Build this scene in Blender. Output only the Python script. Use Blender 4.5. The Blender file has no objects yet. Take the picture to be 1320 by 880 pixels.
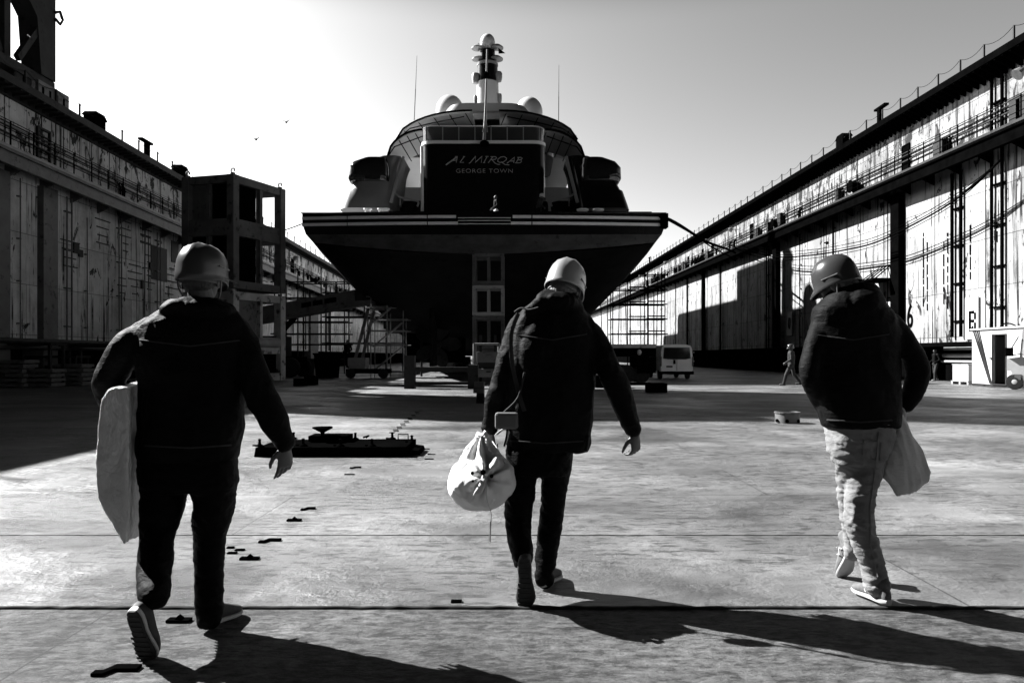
import bpy, bmesh, math, random
import numpy as np
from math import sin, cos, pi, radians, sqrt, atan2, tan
from mathutils import Vector, Matrix, noise
random.seed(7)
S = bpy.context.scene
COL = S.collection

# ------------------------------------------------------------------ camera, sky, sun, exposure
CAMH, F, HX, HY = 1.32, 960.0, 665.0, 459.0
cam_d = bpy.data.cameras.new('camera'); cam = bpy.data.objects.new('camera', cam_d); COL.objects.link(cam)
cam.location = (0, 0, CAMH); cam.rotation_euler = (radians(90), 0, 0)
cam_d.sensor_width = 36; cam_d.lens = 36 * F / 1320
cam_d.shift_x = -5 / 1320; cam_d.shift_y = 19 / 1320
cam_d.clip_start = 0.1; cam_d.clip_end = 3000
S.camera = cam

SUN_DIR = Vector((-0.883 * cos(radians(37.5)), 0.47 * cos(radians(37.5)), sin(radians(37.5)))).normalized()   # towards the sun
w = bpy.data.worlds.new('World'); S.world = w; w.use_nodes = True
nt = w.node_tree; nt.nodes.clear()
sky = nt.nodes.new('ShaderNodeTexSky'); sky.sky_type = 'NISHITA'; sky.sun_disc = False
sky.sun_elevation = radians(37.5); sky.sun_rotation = atan2(SUN_DIR.x, SUN_DIR.y)
sky.air_density = 1.0; sky.dust_density = 1.6; sky.ozone_density = 1.0
sep = nt.nodes.new('ShaderNodeSeparateColor')        # a red filter on black and white film
pw = nt.nodes.new('ShaderNodeMath'); pw.operation = 'POWER'; pw.inputs[1].default_value = 1.4
ml = nt.nodes.new('ShaderNodeMath'); ml.operation = 'MULTIPLY'; ml.inputs[1].default_value = 0.5
wt = nt.nodes.new('ShaderNodeTexCoord'); wz = nt.nodes.new('ShaderNodeSeparateXYZ')
wr = nt.nodes.new('ShaderNodeMapRange'); wr.interpolation_type = 'SMOOTHSTEP'   # unseen high sky dimmed, added to cut light in the shade
wr.inputs['From Min'].default_value = .40; wr.inputs['From Max'].default_value = .52; wr.inputs['To Min'].default_value = 1; wr.inputs['To Max'].default_value = .02
m2 = nt.nodes.new('ShaderNodeMath'); m2.operation = 'MULTIPLY'
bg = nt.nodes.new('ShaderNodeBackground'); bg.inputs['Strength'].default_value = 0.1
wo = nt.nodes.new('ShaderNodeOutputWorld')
L = nt.links.new
L(sky.outputs[0], sep.inputs[0]); L(sep.outputs[0], pw.inputs[0]); L(pw.outputs[0], ml.inputs[0])
L(wt.outputs['Generated'], wz.inputs[0]); L(wz.outputs[2], wr.inputs[0]); L(ml.outputs[0], m2.inputs[0]); 
wb = nt.nodes.new('ShaderNodeMapRange'); wb.interpolation_type = 'SMOOTHSTEP'         # sky behind the camera dimmed, added to darken sides facing it
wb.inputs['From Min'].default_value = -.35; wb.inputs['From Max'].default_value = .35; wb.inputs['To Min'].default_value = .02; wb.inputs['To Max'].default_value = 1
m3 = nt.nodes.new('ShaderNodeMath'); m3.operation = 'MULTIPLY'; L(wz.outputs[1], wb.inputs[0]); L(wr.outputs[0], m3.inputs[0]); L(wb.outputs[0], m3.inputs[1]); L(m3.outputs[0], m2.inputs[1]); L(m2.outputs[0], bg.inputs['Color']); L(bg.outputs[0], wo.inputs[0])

sd = bpy.data.lights.new('sun', 'SUN'); sd.energy = 5.0; sd.angle = radians(0.53); sd.color = (1, 1, 1)
sun = bpy.data.objects.new('sun', sd); COL.objects.link(sun)
sun.rotation_euler = SUN_DIR.to_track_quat('Z', 'Y').to_euler(); sun.location = (-60, 40, 80)

S.view_settings.view_transform = 'Standard'; S.view_settings.look = 'None'
S.view_settings.gamma = 1; S.view_settings.exposure = 2.0
S.view_settings.use_curve_mapping = False
S.render.engine = 'CYCLES'
S.cycles.use_denoising = True
S.cycles.max_bounces = 6; S.cycles.diffuse_bounces = 1; S.cycles.glossy_bounces = 3
S.cycles.transmission_bounces = 3; S.cycles.transparent_max_bounces = 8
S.cycles.sample_clamp_indirect = 3

# ------------------------------------------------------------------ helpers
def W(px, py, Y):                     # a point at distance Y that the photograph shows at px, py
    return Vector(((px - HX) * Y / F, Y, CAMH + (HY - py) * Y / F))
def G(px, py):                        # a point on the floor
    return W(px, py, CAMH * F / (py - HY))
def sc(Y): return Y / F

class MB:
    def __init__(s): s.v = []; s.f = []
    def add(s, v, f):
        n = len(s.v); s.v += [Vector(p) for p in v]; s.f += [tuple(i + n for i in q) for q in f]; return s
    def box(s, c, d, R=None):
        c = Vector(c); h = Vector(d) / 2
        v = []
        for x in (-1, 1):
            for y in (-1, 1):
                for z in (-1, 1):
                    p = Vector((x * h.x, y * h.y, z * h.z))
                    v.append(c + (R @ p if R else p))
        return s.add(v, [(0, 1, 3, 2), (4, 6, 7, 5), (0, 4, 5, 1), (2, 3, 7, 6), (0, 2, 6, 4), (1, 5, 7, 3)])
    def b2(s, a, b):                  # box from corner to corner
        a = Vector(a); b = Vector(b); return s.box((a + b) / 2, (abs(b.x - a.x), abs(b.y - a.y), abs(b.z - a.z)))
    def bar(s, a, b, wd, ht, up=(0, 0, 1)):
        a = Vector(a); b = Vector(b); d = (b - a); l = d.length; d.normalize()
        u = Vector(up)
        if abs(d.dot(u)) > .98: u = Vector((0, 1, 0))
        x = d.cross(u).normalized(); z = x.cross(d)
        R = Matrix((x, d, z)).transposed()
        return s.box((a + b) / 2, (wd, l, ht), R)
    def tube(s, pts, r, n=8, cap=True, flat=None, up=None):
        pts = [Vector(p) for p in pts]; m = len(pts)
        if not hasattr(r, '__len__'): r = [r] * m
        rings = []; prev = None
        for i, p in enumerate(pts):
            t = (pts[min(i + 1, m - 1)] - pts[max(i - 1, 0)])
            if t.length < 1e-9: t = Vector((0, 0, 1))
            t.normalize()
            if prev is None:
                u = Vector(up) if up else (Vector((0, 0, 1)) if abs(t.z) < .9 else Vector((0, 1, 0)))
            else: u = prev
            u = (u - t * u.dot(t)).normalized(); prev = u; b = t.cross(u)
            rr = r[i]; fl = flat if flat else 1
            rings.append([p + u * (rr * cos(2 * pi * k / n) * fl) + b * (rr * sin(2 * pi * k / n)) for k in range(n)])
        return s.loft(rings, cap)
    def loft(s, rings, cap=True, closed=True):
        n = len(rings[0]); v = [p for r in rings for p in r]; f = []
        for i in range(len(rings) - 1):
            for k in range(n if closed else n - 1):
                k2 = (k + 1) % n
                f.append((i * n + k, i * n + k2, (i + 1) * n + k2, (i + 1) * n + k))
        if cap and closed:
            f.append(tuple(reversed(range(n)))); f.append(tuple((len(rings) - 1) * n + k for k in range(n)))
        return s.add(v, f)
    def limb(s, pts, r, n=14):        # capsule-ended tube
        pts = [Vector(p) for p in pts]; r = list(r)
        a = (pts[0] - pts[1]).normalized(); b = (pts[-1] - pts[-2]).normalized()
        P = [pts[0] + a * r[0] * .85, pts[0] + a * r[0] * .5] + pts + [pts[-1] + b * r[-1] * .5, pts[-1] + b * r[-1] * .85]
        Rr = [r[0] * .45, r[0] * .85] + r + [r[-1] * .85, r[-1] * .45]
        return s.tube(P, Rr, n)
    def ell(s, c, rad, R=None, nu=20, nv=12):
        c = Vector(c); v = []; f = []
        for j in range(nv + 1):
            ph = -pi / 2 + pi * j / nv
            for i in range(nu):
                th = 2 * pi * i / nu
                p = Vector((rad[0] * cos(ph) * cos(th), rad[1] * cos(ph) * sin(th), rad[2] * sin(ph)))
                v.append(c + (R @ p if R else p))
        for j in range(nv):
            for i in range(nu):
                f.append((j * nu + i, j * nu + (i + 1) % nu, (j + 1) * nu + (i + 1) % nu, (j + 1) * nu + i))
        return s.add(v, f)
    def lathe(s, c, prof, n=24, axis=None, cap=True):
        c = Vector(c); R = None
        if axis is not None: R = Vector(axis).to_track_quat('Z', 'Y').to_matrix()
        rings = []
        for (r, z) in prof:
            ring = []
            for k in range(n):
                p = Vector((r * cos(2 * pi * k / n), r * sin(2 * pi * k / n), z))
                ring.append(c + (R @ p if R else p))
            rings.append(ring)
        return s.loft(rings, cap)
    def prism(s, poly, a, b):         # poly = list of 3d points; extruded by the vector from a to b
        d = Vector(b) - Vector(a); n = len(poly); P = [Vector(p) for p in poly]
        v = P + [p + d for p in P]
        f = [tuple(reversed(range(n))), tuple(range(n, 2 * n))] + [(i, (i + 1) % n, n + (i + 1) % n, n + i) for i in range(n)]
        return s.add(v, f)
    def ringrect(s, o, ux, uz, wd, ht, t, dep):   # rectangular frame: o lower corner, ux/uz unit vectors, t bar size, dep depth
        o = Vector(o); ux = Vector(ux); uz = Vector(uz)
        ny = ux.cross(uz)
        for (a, b) in ((o + uz * t / 2, o + ux * wd + uz * t / 2), (o + uz * (ht - t / 2), o + ux * wd + uz * (ht - t / 2))):
            s.bar(a, b, dep, t, uz)
        for (a, b) in ((o + ux * t / 2 + uz * t, o + ux * t / 2 + uz * (ht - t)), (o + ux * (wd - t / 2) + uz * t, o + ux * (wd - t / 2) + uz * (ht - t))):
            s.bar(a, b, dep, t, ux)
        return s
    def build(s, name, mat, parent=None, smooth=False, bevel=0, **tags):
        me = bpy.data.meshes.new(name); me.from_pydata(s.v, [], s.f)
        bm = bmesh.new(); bm.from_mesh(me); bmesh.ops.recalc_face_normals(bm, faces=bm.faces); bm.to_mesh(me); bm.free()
        o = bpy.data.objects.new(name, me); COL.objects.link(o)
        if mat: me.materials.append(mat)
        if smooth:
            me.shade_smooth()
            if smooth != 'all':
                bm = bmesh.new(); bm.from_mesh(me)
                for e in bm.edges:
                    if len(e.link_faces) == 2 and e.calc_face_angle(0) > radians(38): e.smooth = False
                bm.to_mesh(me); bm.free()
        if bevel:
            m = o.modifiers.new('bevel', 'BEVEL'); m.width = bevel; m.segments = 2; m.limit_method = 'ANGLE'
        if parent: adopt(o, parent)
        for k, val in tags.items(): o[k] = val
        return o

def adopt(o, parent):
    o.parent = parent
    if parent.type == 'EMPTY' or parent.location.length > 0 or parent.parent:
        M = Matrix.Identity(4); q = parent; chain = []
        while q: chain.append(q); q = q.parent
        for q in reversed(chain):
            M = M @ (q.matrix_parent_inverse if q.parent else Matrix.Identity(4)) @ q.matrix_basis
        o.matrix_parent_inverse = M.inverted()

def thing(name, loc, label, cat, group=None, rz=0):
    o = bpy.data.objects.new(name, None); COL.objects.link(o)
    o.empty_display_size = .2; o.location = loc; o.rotation_euler = (0, 0, rz)
    return tag(o, label, cat, group)
def tag(o, label, cat, group=None):
    o['label'] = label; o['category'] = cat
    if group: o['group'] = group
    return o
def struct(o): o['kind'] = 'structure'; return o
def kids(o): return [c for c in bpy.data.objects if c.parent == o]
def dup(root, loc, rz=0, label=None, s=1):
    src = []
    def rec(o, par):
        c = o.copy(); COL.objects.link(c); c.parent = par
        for ch in CH.get(o.name, []) : rec(ch, c)
        return c
    CH = {}
    for ob in bpy.data.objects:
        if ob.parent: CH.setdefault(ob.parent.name, []).append(ob)
    r = rec(root, None); r.location = loc; r.rotation_euler = (0, 0, rz)
    if s != 1: r.scale = (s, s, s)
    if label: r['label'] = label
    return r

def remesh(mb, voxel, smooth=2, fac=.5):
    me = bpy.data.meshes.new('tmp'); me.from_pydata(mb.v, [], mb.f)
    bm = bmesh.new(); bm.from_mesh(me); bmesh.ops.recalc_face_normals(bm, faces=bm.faces); bm.to_mesh(me); bm.free()
    o = bpy.data.objects.new('tmp', me); COL.objects.link(o)
    m = o.modifiers.new('r', 'REMESH'); m.mode = 'VOXEL'; m.voxel_size = voxel; m.use_smooth_shade = True
    if smooth:
        m2 = o.modifiers.new('s', 'SMOOTH'); m2.iterations = smooth; m2.factor = fac
    dg = bpy.context.evaluated_depsgraph_get(); dg.update()
    out = bpy.data.meshes.new_from_object(o.evaluated_get(dg))
    bpy.data.objects.remove(o); bpy.data.meshes.remove(me)
    return out
def displace(me, fn):
    n = len(me.vertices); co = np.empty(n * 3, 'f'); no = np.empty(n * 3, 'f')
    me.vertices.foreach_get('co', co); me.vertices.foreach_get('normal', no)
    co = co.reshape(-1, 3); no = no.reshape(-1, 3)
    d = np.array([fn(c) for c in co.tolist()], 'f')
    co += no * d[:, None]
    me.vertices.foreach_set('co', co.ravel()); me.update()
def link(me, name, mat, parent=None, **tags):
    o = bpy.data.objects.new(name, me); COL.objects.link(o); me.name = name
    me.materials.clear(); me.materials.append(mat); me.shade_smooth()
    if parent: adopt(o, parent)
    for k, v in tags.items(): o[k] = v
    return o

# ------------------------------------------------------------------ materials (all grey: black and white film)
def g3(v): return (v, v, v, 1)
def newmat(name):
    m = bpy.data.materials.new(name); m.use_nodes = True
    b = m.node_tree.nodes['Principled BSDF']; return m, m.node_tree, b
def node(t, k, **kw):
    n = t.nodes.new(k)
    for a, v in kw.items(): setattr(n, a, v)
    return n
def ramp(t, src, stops, interp='LINEAR'):
    r = t.nodes.new('ShaderNodeValToRGB'); r.color_ramp.interpolation = interp
    e = r.color_ramp.elements
    while len(e) < len(stops): e.new(.5)
    for i, (p, c) in enumerate(stops): e[i].position = p; e[i].color = g3(c)
    t.links.new(src, r.inputs[0]); return r
def noise_n(t, scale, detail=6, rough=.6, mapping=(1, 1, 1), dist=0, off=(0, 0, 0)):
    tc = t.nodes.get('TC') or t.nodes.new('ShaderNodeTexCoord'); tc.name = 'TC'
    mp = t.nodes.new('ShaderNodeMapping'); mp.inputs['Scale'].default_value = mapping; mp.inputs['Location'].default_value = off
    n = t.nodes.new('ShaderNodeTexNoise'); n.inputs['Scale'].default_value = scale; n.inputs['Detail'].default_value = detail
    n.inputs['Roughness'].default_value = rough; n.inputs['Distortion'].default_value = dist
    t.links.new(tc.outputs['Object'], mp.inputs[0]); t.links.new(mp.outputs[0], n.inputs[0]); return n
def mixc(t, kind, a, b, fac=1.0):
    m = t.nodes.new('ShaderNodeMix'); m.data_type = 'RGBA'; m.blend_type = kind
    if hasattr(fac, 'links'): t.links.new(fac, m.inputs[0])
    else: m.inputs[0].default_value = fac
    for s_, x in ((6, a), (7, b)):
        if hasattr(x, 'links'): t.links.new(x, m.inputs[s_])
        else: m.inputs[s_].default_value = g3(x)
    return m.outputs[2]
def bump(t, b, src, strength=.3, dist=.01):
    n = t.nodes.new('ShaderNodeBump'); n.inputs['Strength'].default_value = strength; n.inputs['Distance'].default_value = dist
    t.links.new(src, n.inputs['Height']); t.links.new(n.outputs[0], b.inputs['Normal']); return n
def paint(name, base, rough=.5, var=.25, scale=3, metal=0, bmp=.1, stretch=(1, 1, 1), spec=.5, bdist=.01, detail=6, dirt=None):
    m, t, b = newmat(name)
    n = noise_n(t, scale, detail, .65, stretch)
    r = ramp(t, n.outputs[0], [(.3, base * (1 - var)), (.7, min(1, base * (1 + var)))])
    col = r.outputs[0]
    if dirt:
        n2 = noise_n(t, dirt[0], 8, .7, dirt[2] if len(dirt) > 2 else (1, 1, 1), off=(5, 3, 1))
        r2 = ramp(t, n2.outputs[0], [(dirt[1] - .04, 1), (dirt[1] + .05, .12)])
        col = mixc(t, 'MULTIPLY', col, r2.outputs[0], 1.0)
    t.links.new(col, b.inputs['Base Color'])
    b.inputs['Roughness'].default_value = rough; b.inputs['Metallic'].default_value = metal
    b.inputs['Specular IOR Level'].default_value = spec
    if bmp: bump(t, b, n.outputs[0], bmp, bdist)
    return m
M = {}
M['black'] = paint('black_steel', .0016, .9, .4, 2, spec=.0)
M['dark'] = paint('dark_steel', .022, .6, .4, 1.2, spec=.15, dirt=(3, .6))
M['grey'] = paint('grey_steel', .1, .55, .3, 1.5, dirt=(2.2, .6))
M['light'] = paint('light_steel', .3, .5, .2, 1.5, dirt=(2.5, .62))
M['white'] = paint('white_paint', .42, .35, .06, 2, bmp=.02)
M['gal'] = paint('galvanised_tube', .22, .4, .3, 5, metal=.3)
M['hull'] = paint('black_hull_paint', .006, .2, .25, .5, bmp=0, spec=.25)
M['antifoul'] = paint('worn_underwater_paint', .008, .8, .5, .8, spec=.1, bmp=.1, dirt=(1.5, .6))
M['sternband'] = paint('scraped_stern_paint', .045, .6, .6, .8, bmp=.1, stretch=(1, 1, 2.5), dirt=(2, .62))
M['stripe'] = paint('silver_stripe', .92, .3, .08, 2, bmp=0)
M['ywhite'] = paint('yacht_white', .55, .22, .04, .6, bmp=0)
M['ygrey'] = paint('yacht_silver_grey', .25, .3, .1, .6, bmp=0)
M['letter'] = paint('silver_lettering', .45, .3, .05, 2, bmp=0)
M['canopy'] = paint('canopy_sunlit_tone', .6, .4, .04, 1, bmp=0)  # left canopies: sun shining through is put into this pale colour
M['frame_u'] = paint('tower_steel', .09, .6, .35, 1, dirt=(2.2, .6))
M['frame_l'] = paint('pale_tower_steel', .42, .6, .3, 1, dirt=(2.2, .58))
M['van'] = paint('van_paint', .85, .4, .05, 2, bmp=0)
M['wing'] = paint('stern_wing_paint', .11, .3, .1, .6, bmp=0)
M['canopy_shaded'] = paint('canopy_shaded_tone', .09, .4, .04, 1, bmp=0)  # right canopies: same part, its shade put into the darker colour
M['rubber'] = paint('rubber', .02, .8, .3, 8, spec=.2)
M['concrete'] = paint('concrete_block', .24, .85, .25, 4, bmp=.3, dirt=(3, .62))
M['wood'] = paint('weathered_timber', .13, .85, .4, 6, stretch=(1, 1, 6), bmp=.3)
def glass(name, v=.01, r=.06):
    m, t, b = newmat(name); b.inputs['Base Color'].default_value = g3(v); b.inputs['Roughness'].default_value = r
    b.inputs['Specular IOR Level'].default_value = .6; return m
M['glass'] = glass('dark_glass')
def clear(name, v, a):
    m, t, b = newmat(name); b.inputs['Base Color'].default_value = g3(v); b.inputs['Roughness'].default_value = .1
    b.inputs['Alpha'].default_value = a; return m
M['clear'] = clear('clear_pane', .01, .8)

def wall_mat(name, base, patch, dark, streak_thr, line=.25, chip=.64, upper=False):
    m, t, b = newmat(name)
    # broad plate tone
    br = t.nodes.new('ShaderNodeTexBrick'); tc = t.nodes.new('ShaderNodeTexCoord'); tc.name = 'TC'
    mp = t.nodes.new('ShaderNodeMapping'); mp.inputs['Rotation'].default_value = (0, radians(90), radians(90))
    sx = t.nodes.new('ShaderNodeSeparateXYZ'); cx = t.nodes.new('ShaderNodeCombineXYZ')
    t.links.new(tc.outputs['Object'], sx.inputs[0]); t.links.new(sx.outputs[1], cx.inputs[0]); t.links.new(sx.outputs[2], cx.inputs[1])
    t.links.new(cx.outputs[0], br.inputs[0])
    br.inputs['Color1'].default_value = g3(base); br.inputs['Color2'].default_value = g3(base * .78)
    br.inputs['Mortar'].default_value = g3(base * line); br.inputs['Scale'].default_value = 1
    br.inputs['Brick Width'].default_value = 3.1; br.inputs['Row Height'].default_value = 2.3
    br.inputs['Mortar Size'].default_value = .018; br.inputs['Mortar Smooth'].default_value = .3; br.offset = .37
    c = br.outputs[0]
    n0 = noise_n(t, .35, 8, .7); c = mixc(t, 'MULTIPLY', c, ramp(t, n0.outputs[0], [(.35, 1 - patch), (.6, 1)]).outputs[0])
    # vertical runs of rust
    n1 = noise_n(t, 1, 8, .72, (1, 2.6, .16)); c = mixc(t, 'MULTIPLY', c, ramp(t, n1.outputs[0], [(streak_thr, 1), (streak_thr + .07, .35), (streak_thr + .14, dark)]).outputs[0])
    # narrow double streaks gated by a broad mask
    n2 = noise_n(t, 1, 3, .5, (1, 5.5, .09), off=(0, 9, 4)); n3 = noise_n(t, .5, 5, .6, (1, 1, 1), off=(3, 1, 9))
    k2 = ramp(t, n2.outputs[0], [(.58, 1), (.61, .04)]); k3 = ramp(t, n3.outputs[0], [(.45, 0), (.56, 1)])
    c = mixc(t, 'MULTIPLY', c, k2.outputs[0], k3.outputs[0])
    if upper:                              # ragged black scabs of rust below the ledge
        n6 = noise_n(t, 1.15, 12, .68, (1, 1.2, .55), dist=.6, off=(2, 7, 5)); c = mixc(t, 'MULTIPLY', c, ramp(t, n6.outputs[0], [(.548, 1), (.563, .02)]).outputs[0])
    n9 = noise_n(t, .9, 11, .66, (1, 1.6, .8), dist=.8, off=(12, 1, 3)); c = mixc(t, 'MULTIPLY', c, ramp(t, n9.outputs[0], [(.6, 1), (.615, .03)]).outputs[0])
    # small chips
    n4 = noise_n(t, 3.2, 9, .75, (1, 1, .8), off=(1, 2, 3)); c = mixc(t, 'MULTIPLY', c, ramp(t, n4.outputs[0], [(chip, 1), (chip + .03, .04)]).outputs[0])
    t.links.new(c, b.inputs['Base Color']); b.inputs['Roughness'].default_value = .7
    b.inputs['Specular IOR Level'].default_value = .25
    bump(t, b, c, .25, .02)
    return m
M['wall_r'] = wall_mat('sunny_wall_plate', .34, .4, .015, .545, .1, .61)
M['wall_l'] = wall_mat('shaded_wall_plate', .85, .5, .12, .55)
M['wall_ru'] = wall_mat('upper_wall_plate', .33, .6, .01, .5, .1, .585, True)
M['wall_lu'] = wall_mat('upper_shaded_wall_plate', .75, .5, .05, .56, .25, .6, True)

def floor_mat():
    m, t, b = newmat('worn_steel_floor')
    def mul(c, n, stops, fac=1.0): return mixc(t, 'MULTIPLY', c, ramp(t, n.outputs[0], stops).outputs[0], fac)
    n1 = noise_n(t, .33, 9, .62, (.8, 1.1, 1), dist=.6)
    c = ramp(t, n1.outputs[0], [(.34, .075), (.46, .115), (.56, .155), (.68, .2)]).outputs[0]
    # smooth-edged stains and drying marks
    nb = noise_n(t, .8, 5, .5, (.6, 1, 1), dist=.5, off=(3, 3, 3)); c = mul(c, nb, [(.36, .55), (.44, .9), (.56, 1), (.66, 1.35)])
    n2 = noise_n(t, 3.2, 13, .62, (.55, 1, 1), dist=.2, off=(1, 0, 0)); c = mul(c, n2, [(.3, .55), (.45, .95), (.6, 1.1)])
    n3 = noise_n(t, 70, 4, .7); c = mul(c, n3, [(.32, .62), (.46, 1)])
    # rust scabs: patches of dark crust, gathered where the gate noise is high
    gate_n = noise_n(t, .7, 6, .6, off=(7, 1, 0)); gate = ramp(t, gate_n.outputs[0], [(.4, 0), (.52, 1)])
    n5 = noise_n(t, 11, 12, .75, (.4, 1.25, 1), off=(4, 4, 0)); scab = ramp(t, n5.outputs[0], [(.52, 1), (.55, .3), (.62, .18)]); c = mixc(t, 'MULTIPLY', c, scab.outputs[0], gate.outputs[0])
    # the near plate (before the step at 3.9 m) is rougher: broken scale, pits and cracks
    sx = t.nodes.new('ShaderNodeSeparateXYZ'); t.links.new(t.nodes['TC'].outputs['Object'], sx.inputs[0])
    near = t.nodes.new('ShaderNodeMath'); near.operation = 'LESS_THAN'; near.inputs[1].default_value = 3.9; t.links.new(sx.outputs[1], near.inputs[0])
    n7 = noise_n(t, 16, 14, .74, (.6, 1.1, 1), off=(2, 5, 0)); pits = ramp(t, n7.outputs[0], [(.41, .12), (.47, .5), (.53, .72), (.64, 1.15)])
    c = mixc(t, 'MULTIPLY', c, pits.outputs[0], near.outputs[0])
    vo = t.nodes.new('ShaderNodeTexVoronoi'); vo.feature = 'DISTANCE_TO_EDGE'; vo.inputs['Scale'].default_value = 2.2
    wv = noise_n(t, 2.2, 8, .75, off=(6, 6, 0)); wa_ = t.nodes.new('ShaderNodeVectorMath'); wa_.operation = 'MULTIPLY_ADD'
    wa_.inputs[1].default_value = (1.3, 1.3, 1.3); t.links.new(wv.outputs[1], wa_.inputs[0]); t.links.new(t.nodes['TC'].outputs['Object'], wa_.inputs[2]); t.links.new(wa_.outputs[0], vo.inputs[0])
    ck_ = ramp(t, vo.outputs[0], [(0, .2), (.006, .5), (.013, 1)]); cg = noise_n(t, 1.6, 5, .6, off=(1, 8, 0)); cgr = ramp(t, cg.outputs[0], [(.44, 0), (.52, 1)])
    nm = t.nodes.new('ShaderNodeMath'); nm.operation = 'MULTIPLY_ADD'; nm.inputs[1].default_value = .75; nm.inputs[2].default_value = .25; t.links.new(near.outputs[0], nm.inputs[0])
    gm = t.nodes.new('ShaderNodeMath'); gm.operation = 'MULTIPLY'; t.links.new(cgr.outputs[0], gm.inputs[0]); t.links.new(nm.outputs[0], gm.inputs[1])
    c = mixc(t, 'MULTIPLY', c, ck_.outputs[0], gm.outputs[0])
    # plate joints
    tc = t.nodes['TC']; br = t.nodes.new('ShaderNodeTexBrick'); mp = t.nodes.new('ShaderNodeMapping'); mp.inputs['Location'].default_value = (2.1, -.69, 0)
    t.links.new(tc.outputs['Object'], mp.inputs[0]); t.links.new(mp.outputs[0], br.inputs[0])
    br.offset = .5; br.inputs['Scale'].default_value = 1; br.inputs['Brick Width'].default_value = 9.0; br.inputs['Row Height'].default_value = 1.6
    br.inputs['Mortar Size'].default_value = .006; br.inputs['Color1'].default_value = g3(1); br.inputs['Color2'].default_value = g3(.8); br.inputs['Mortar'].default_value = g3(.2)
    c = mixc(t, 'MULTIPLY', c, br.outputs[0])
    t.links.new(c, b.inputs['Base Color'])
    r = ramp(t, nb.outputs[0], [(.36, .34), (.6, .6)]); rn = mixc(t, 'MIX', r.outputs[0], .8, near.outputs[0]); t.links.new(rn, b.inputs['Roughness'])
    b.inputs['Specular IOR Level'].default_value = .45
    h = mixc(t, 'ADD', n2.outputs[0], n3.outputs[0], .12); h = mixc(t, 'SUBTRACT', h, n5.outputs[0], gate.outputs[0]); h = mixc(t, 'ADD', h, n7.outputs[0], near.outputs[0])
    bump(t, b, h, 1, .04)
    return m
M['floor'] = floor_mat()
# ================================================================== the dock
fl = MB(); fl.add([(-900, -60, 0), (900, -60, 0), (900, 1500, 0), (-900, 1500, 0)], [(0, 1, 2, 3)])
struct(fl.build('dock_floor', M['floor']))
# the raised edge of the near plate: a ragged step across the floor, and a second finer weld seam
def seam(name, Y, wd, ht, amp, mat):
    m = MB(); r0 = []; n = 260
    rings = []
    for i in range(n + 1):
        x = -8 + 17 * i / n
        a = amp * (noise.noise(Vector((x * 9, Y, 0))) + .6 * noise.noise(Vector((x * 31, Y, 3))))
        y0 = Y - wd / 2 + a; y1 = Y + wd / 2 + a * .5
        h = ht * (1 + .5 * noise.noise(Vector((x * 14, 7, Y))))
        rings.append([Vector((x, y0, .0005)), Vector((x, y0 + wd * .2, h)), Vector((x, y1 - wd * .2, h)), Vector((x, y1, .0005))])
    m.loft(rings, cap=False, closed=False)
    return struct(m.build(name, mat))
M['seam'] = paint('rusty_weld_seam', .02, .9, .5, 20, spec=.1)
seam('floor_seam', 3.9, .035, .011, .012, M['seam'])
seam('floor_seam', 5.49, .012, .004, .003, M['seam'])

def topR(Y): return 15.0 + (Y - 32.2) * .0158
def walkR(Y): return 11.35 + (Y - 32.2) * .0146
def topL(Y): return 13.2 - (Y - 35) * .0225
def walkL(Y): return 10.17 - (Y - 31) * .0245
def strip(mb, x0, x1, f0, f1, Ya, Yb, step=None):
    Ys = [Ya, Yb]
    r = [[Vector((x0, Y, f0(Y))), Vector((x1, Y, f0(Y))), Vector((x1, Y, f1(Y))), Vector((x0, Y, f1(Y)))] for Y in Ys]
    return mb.loft(r)

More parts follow.
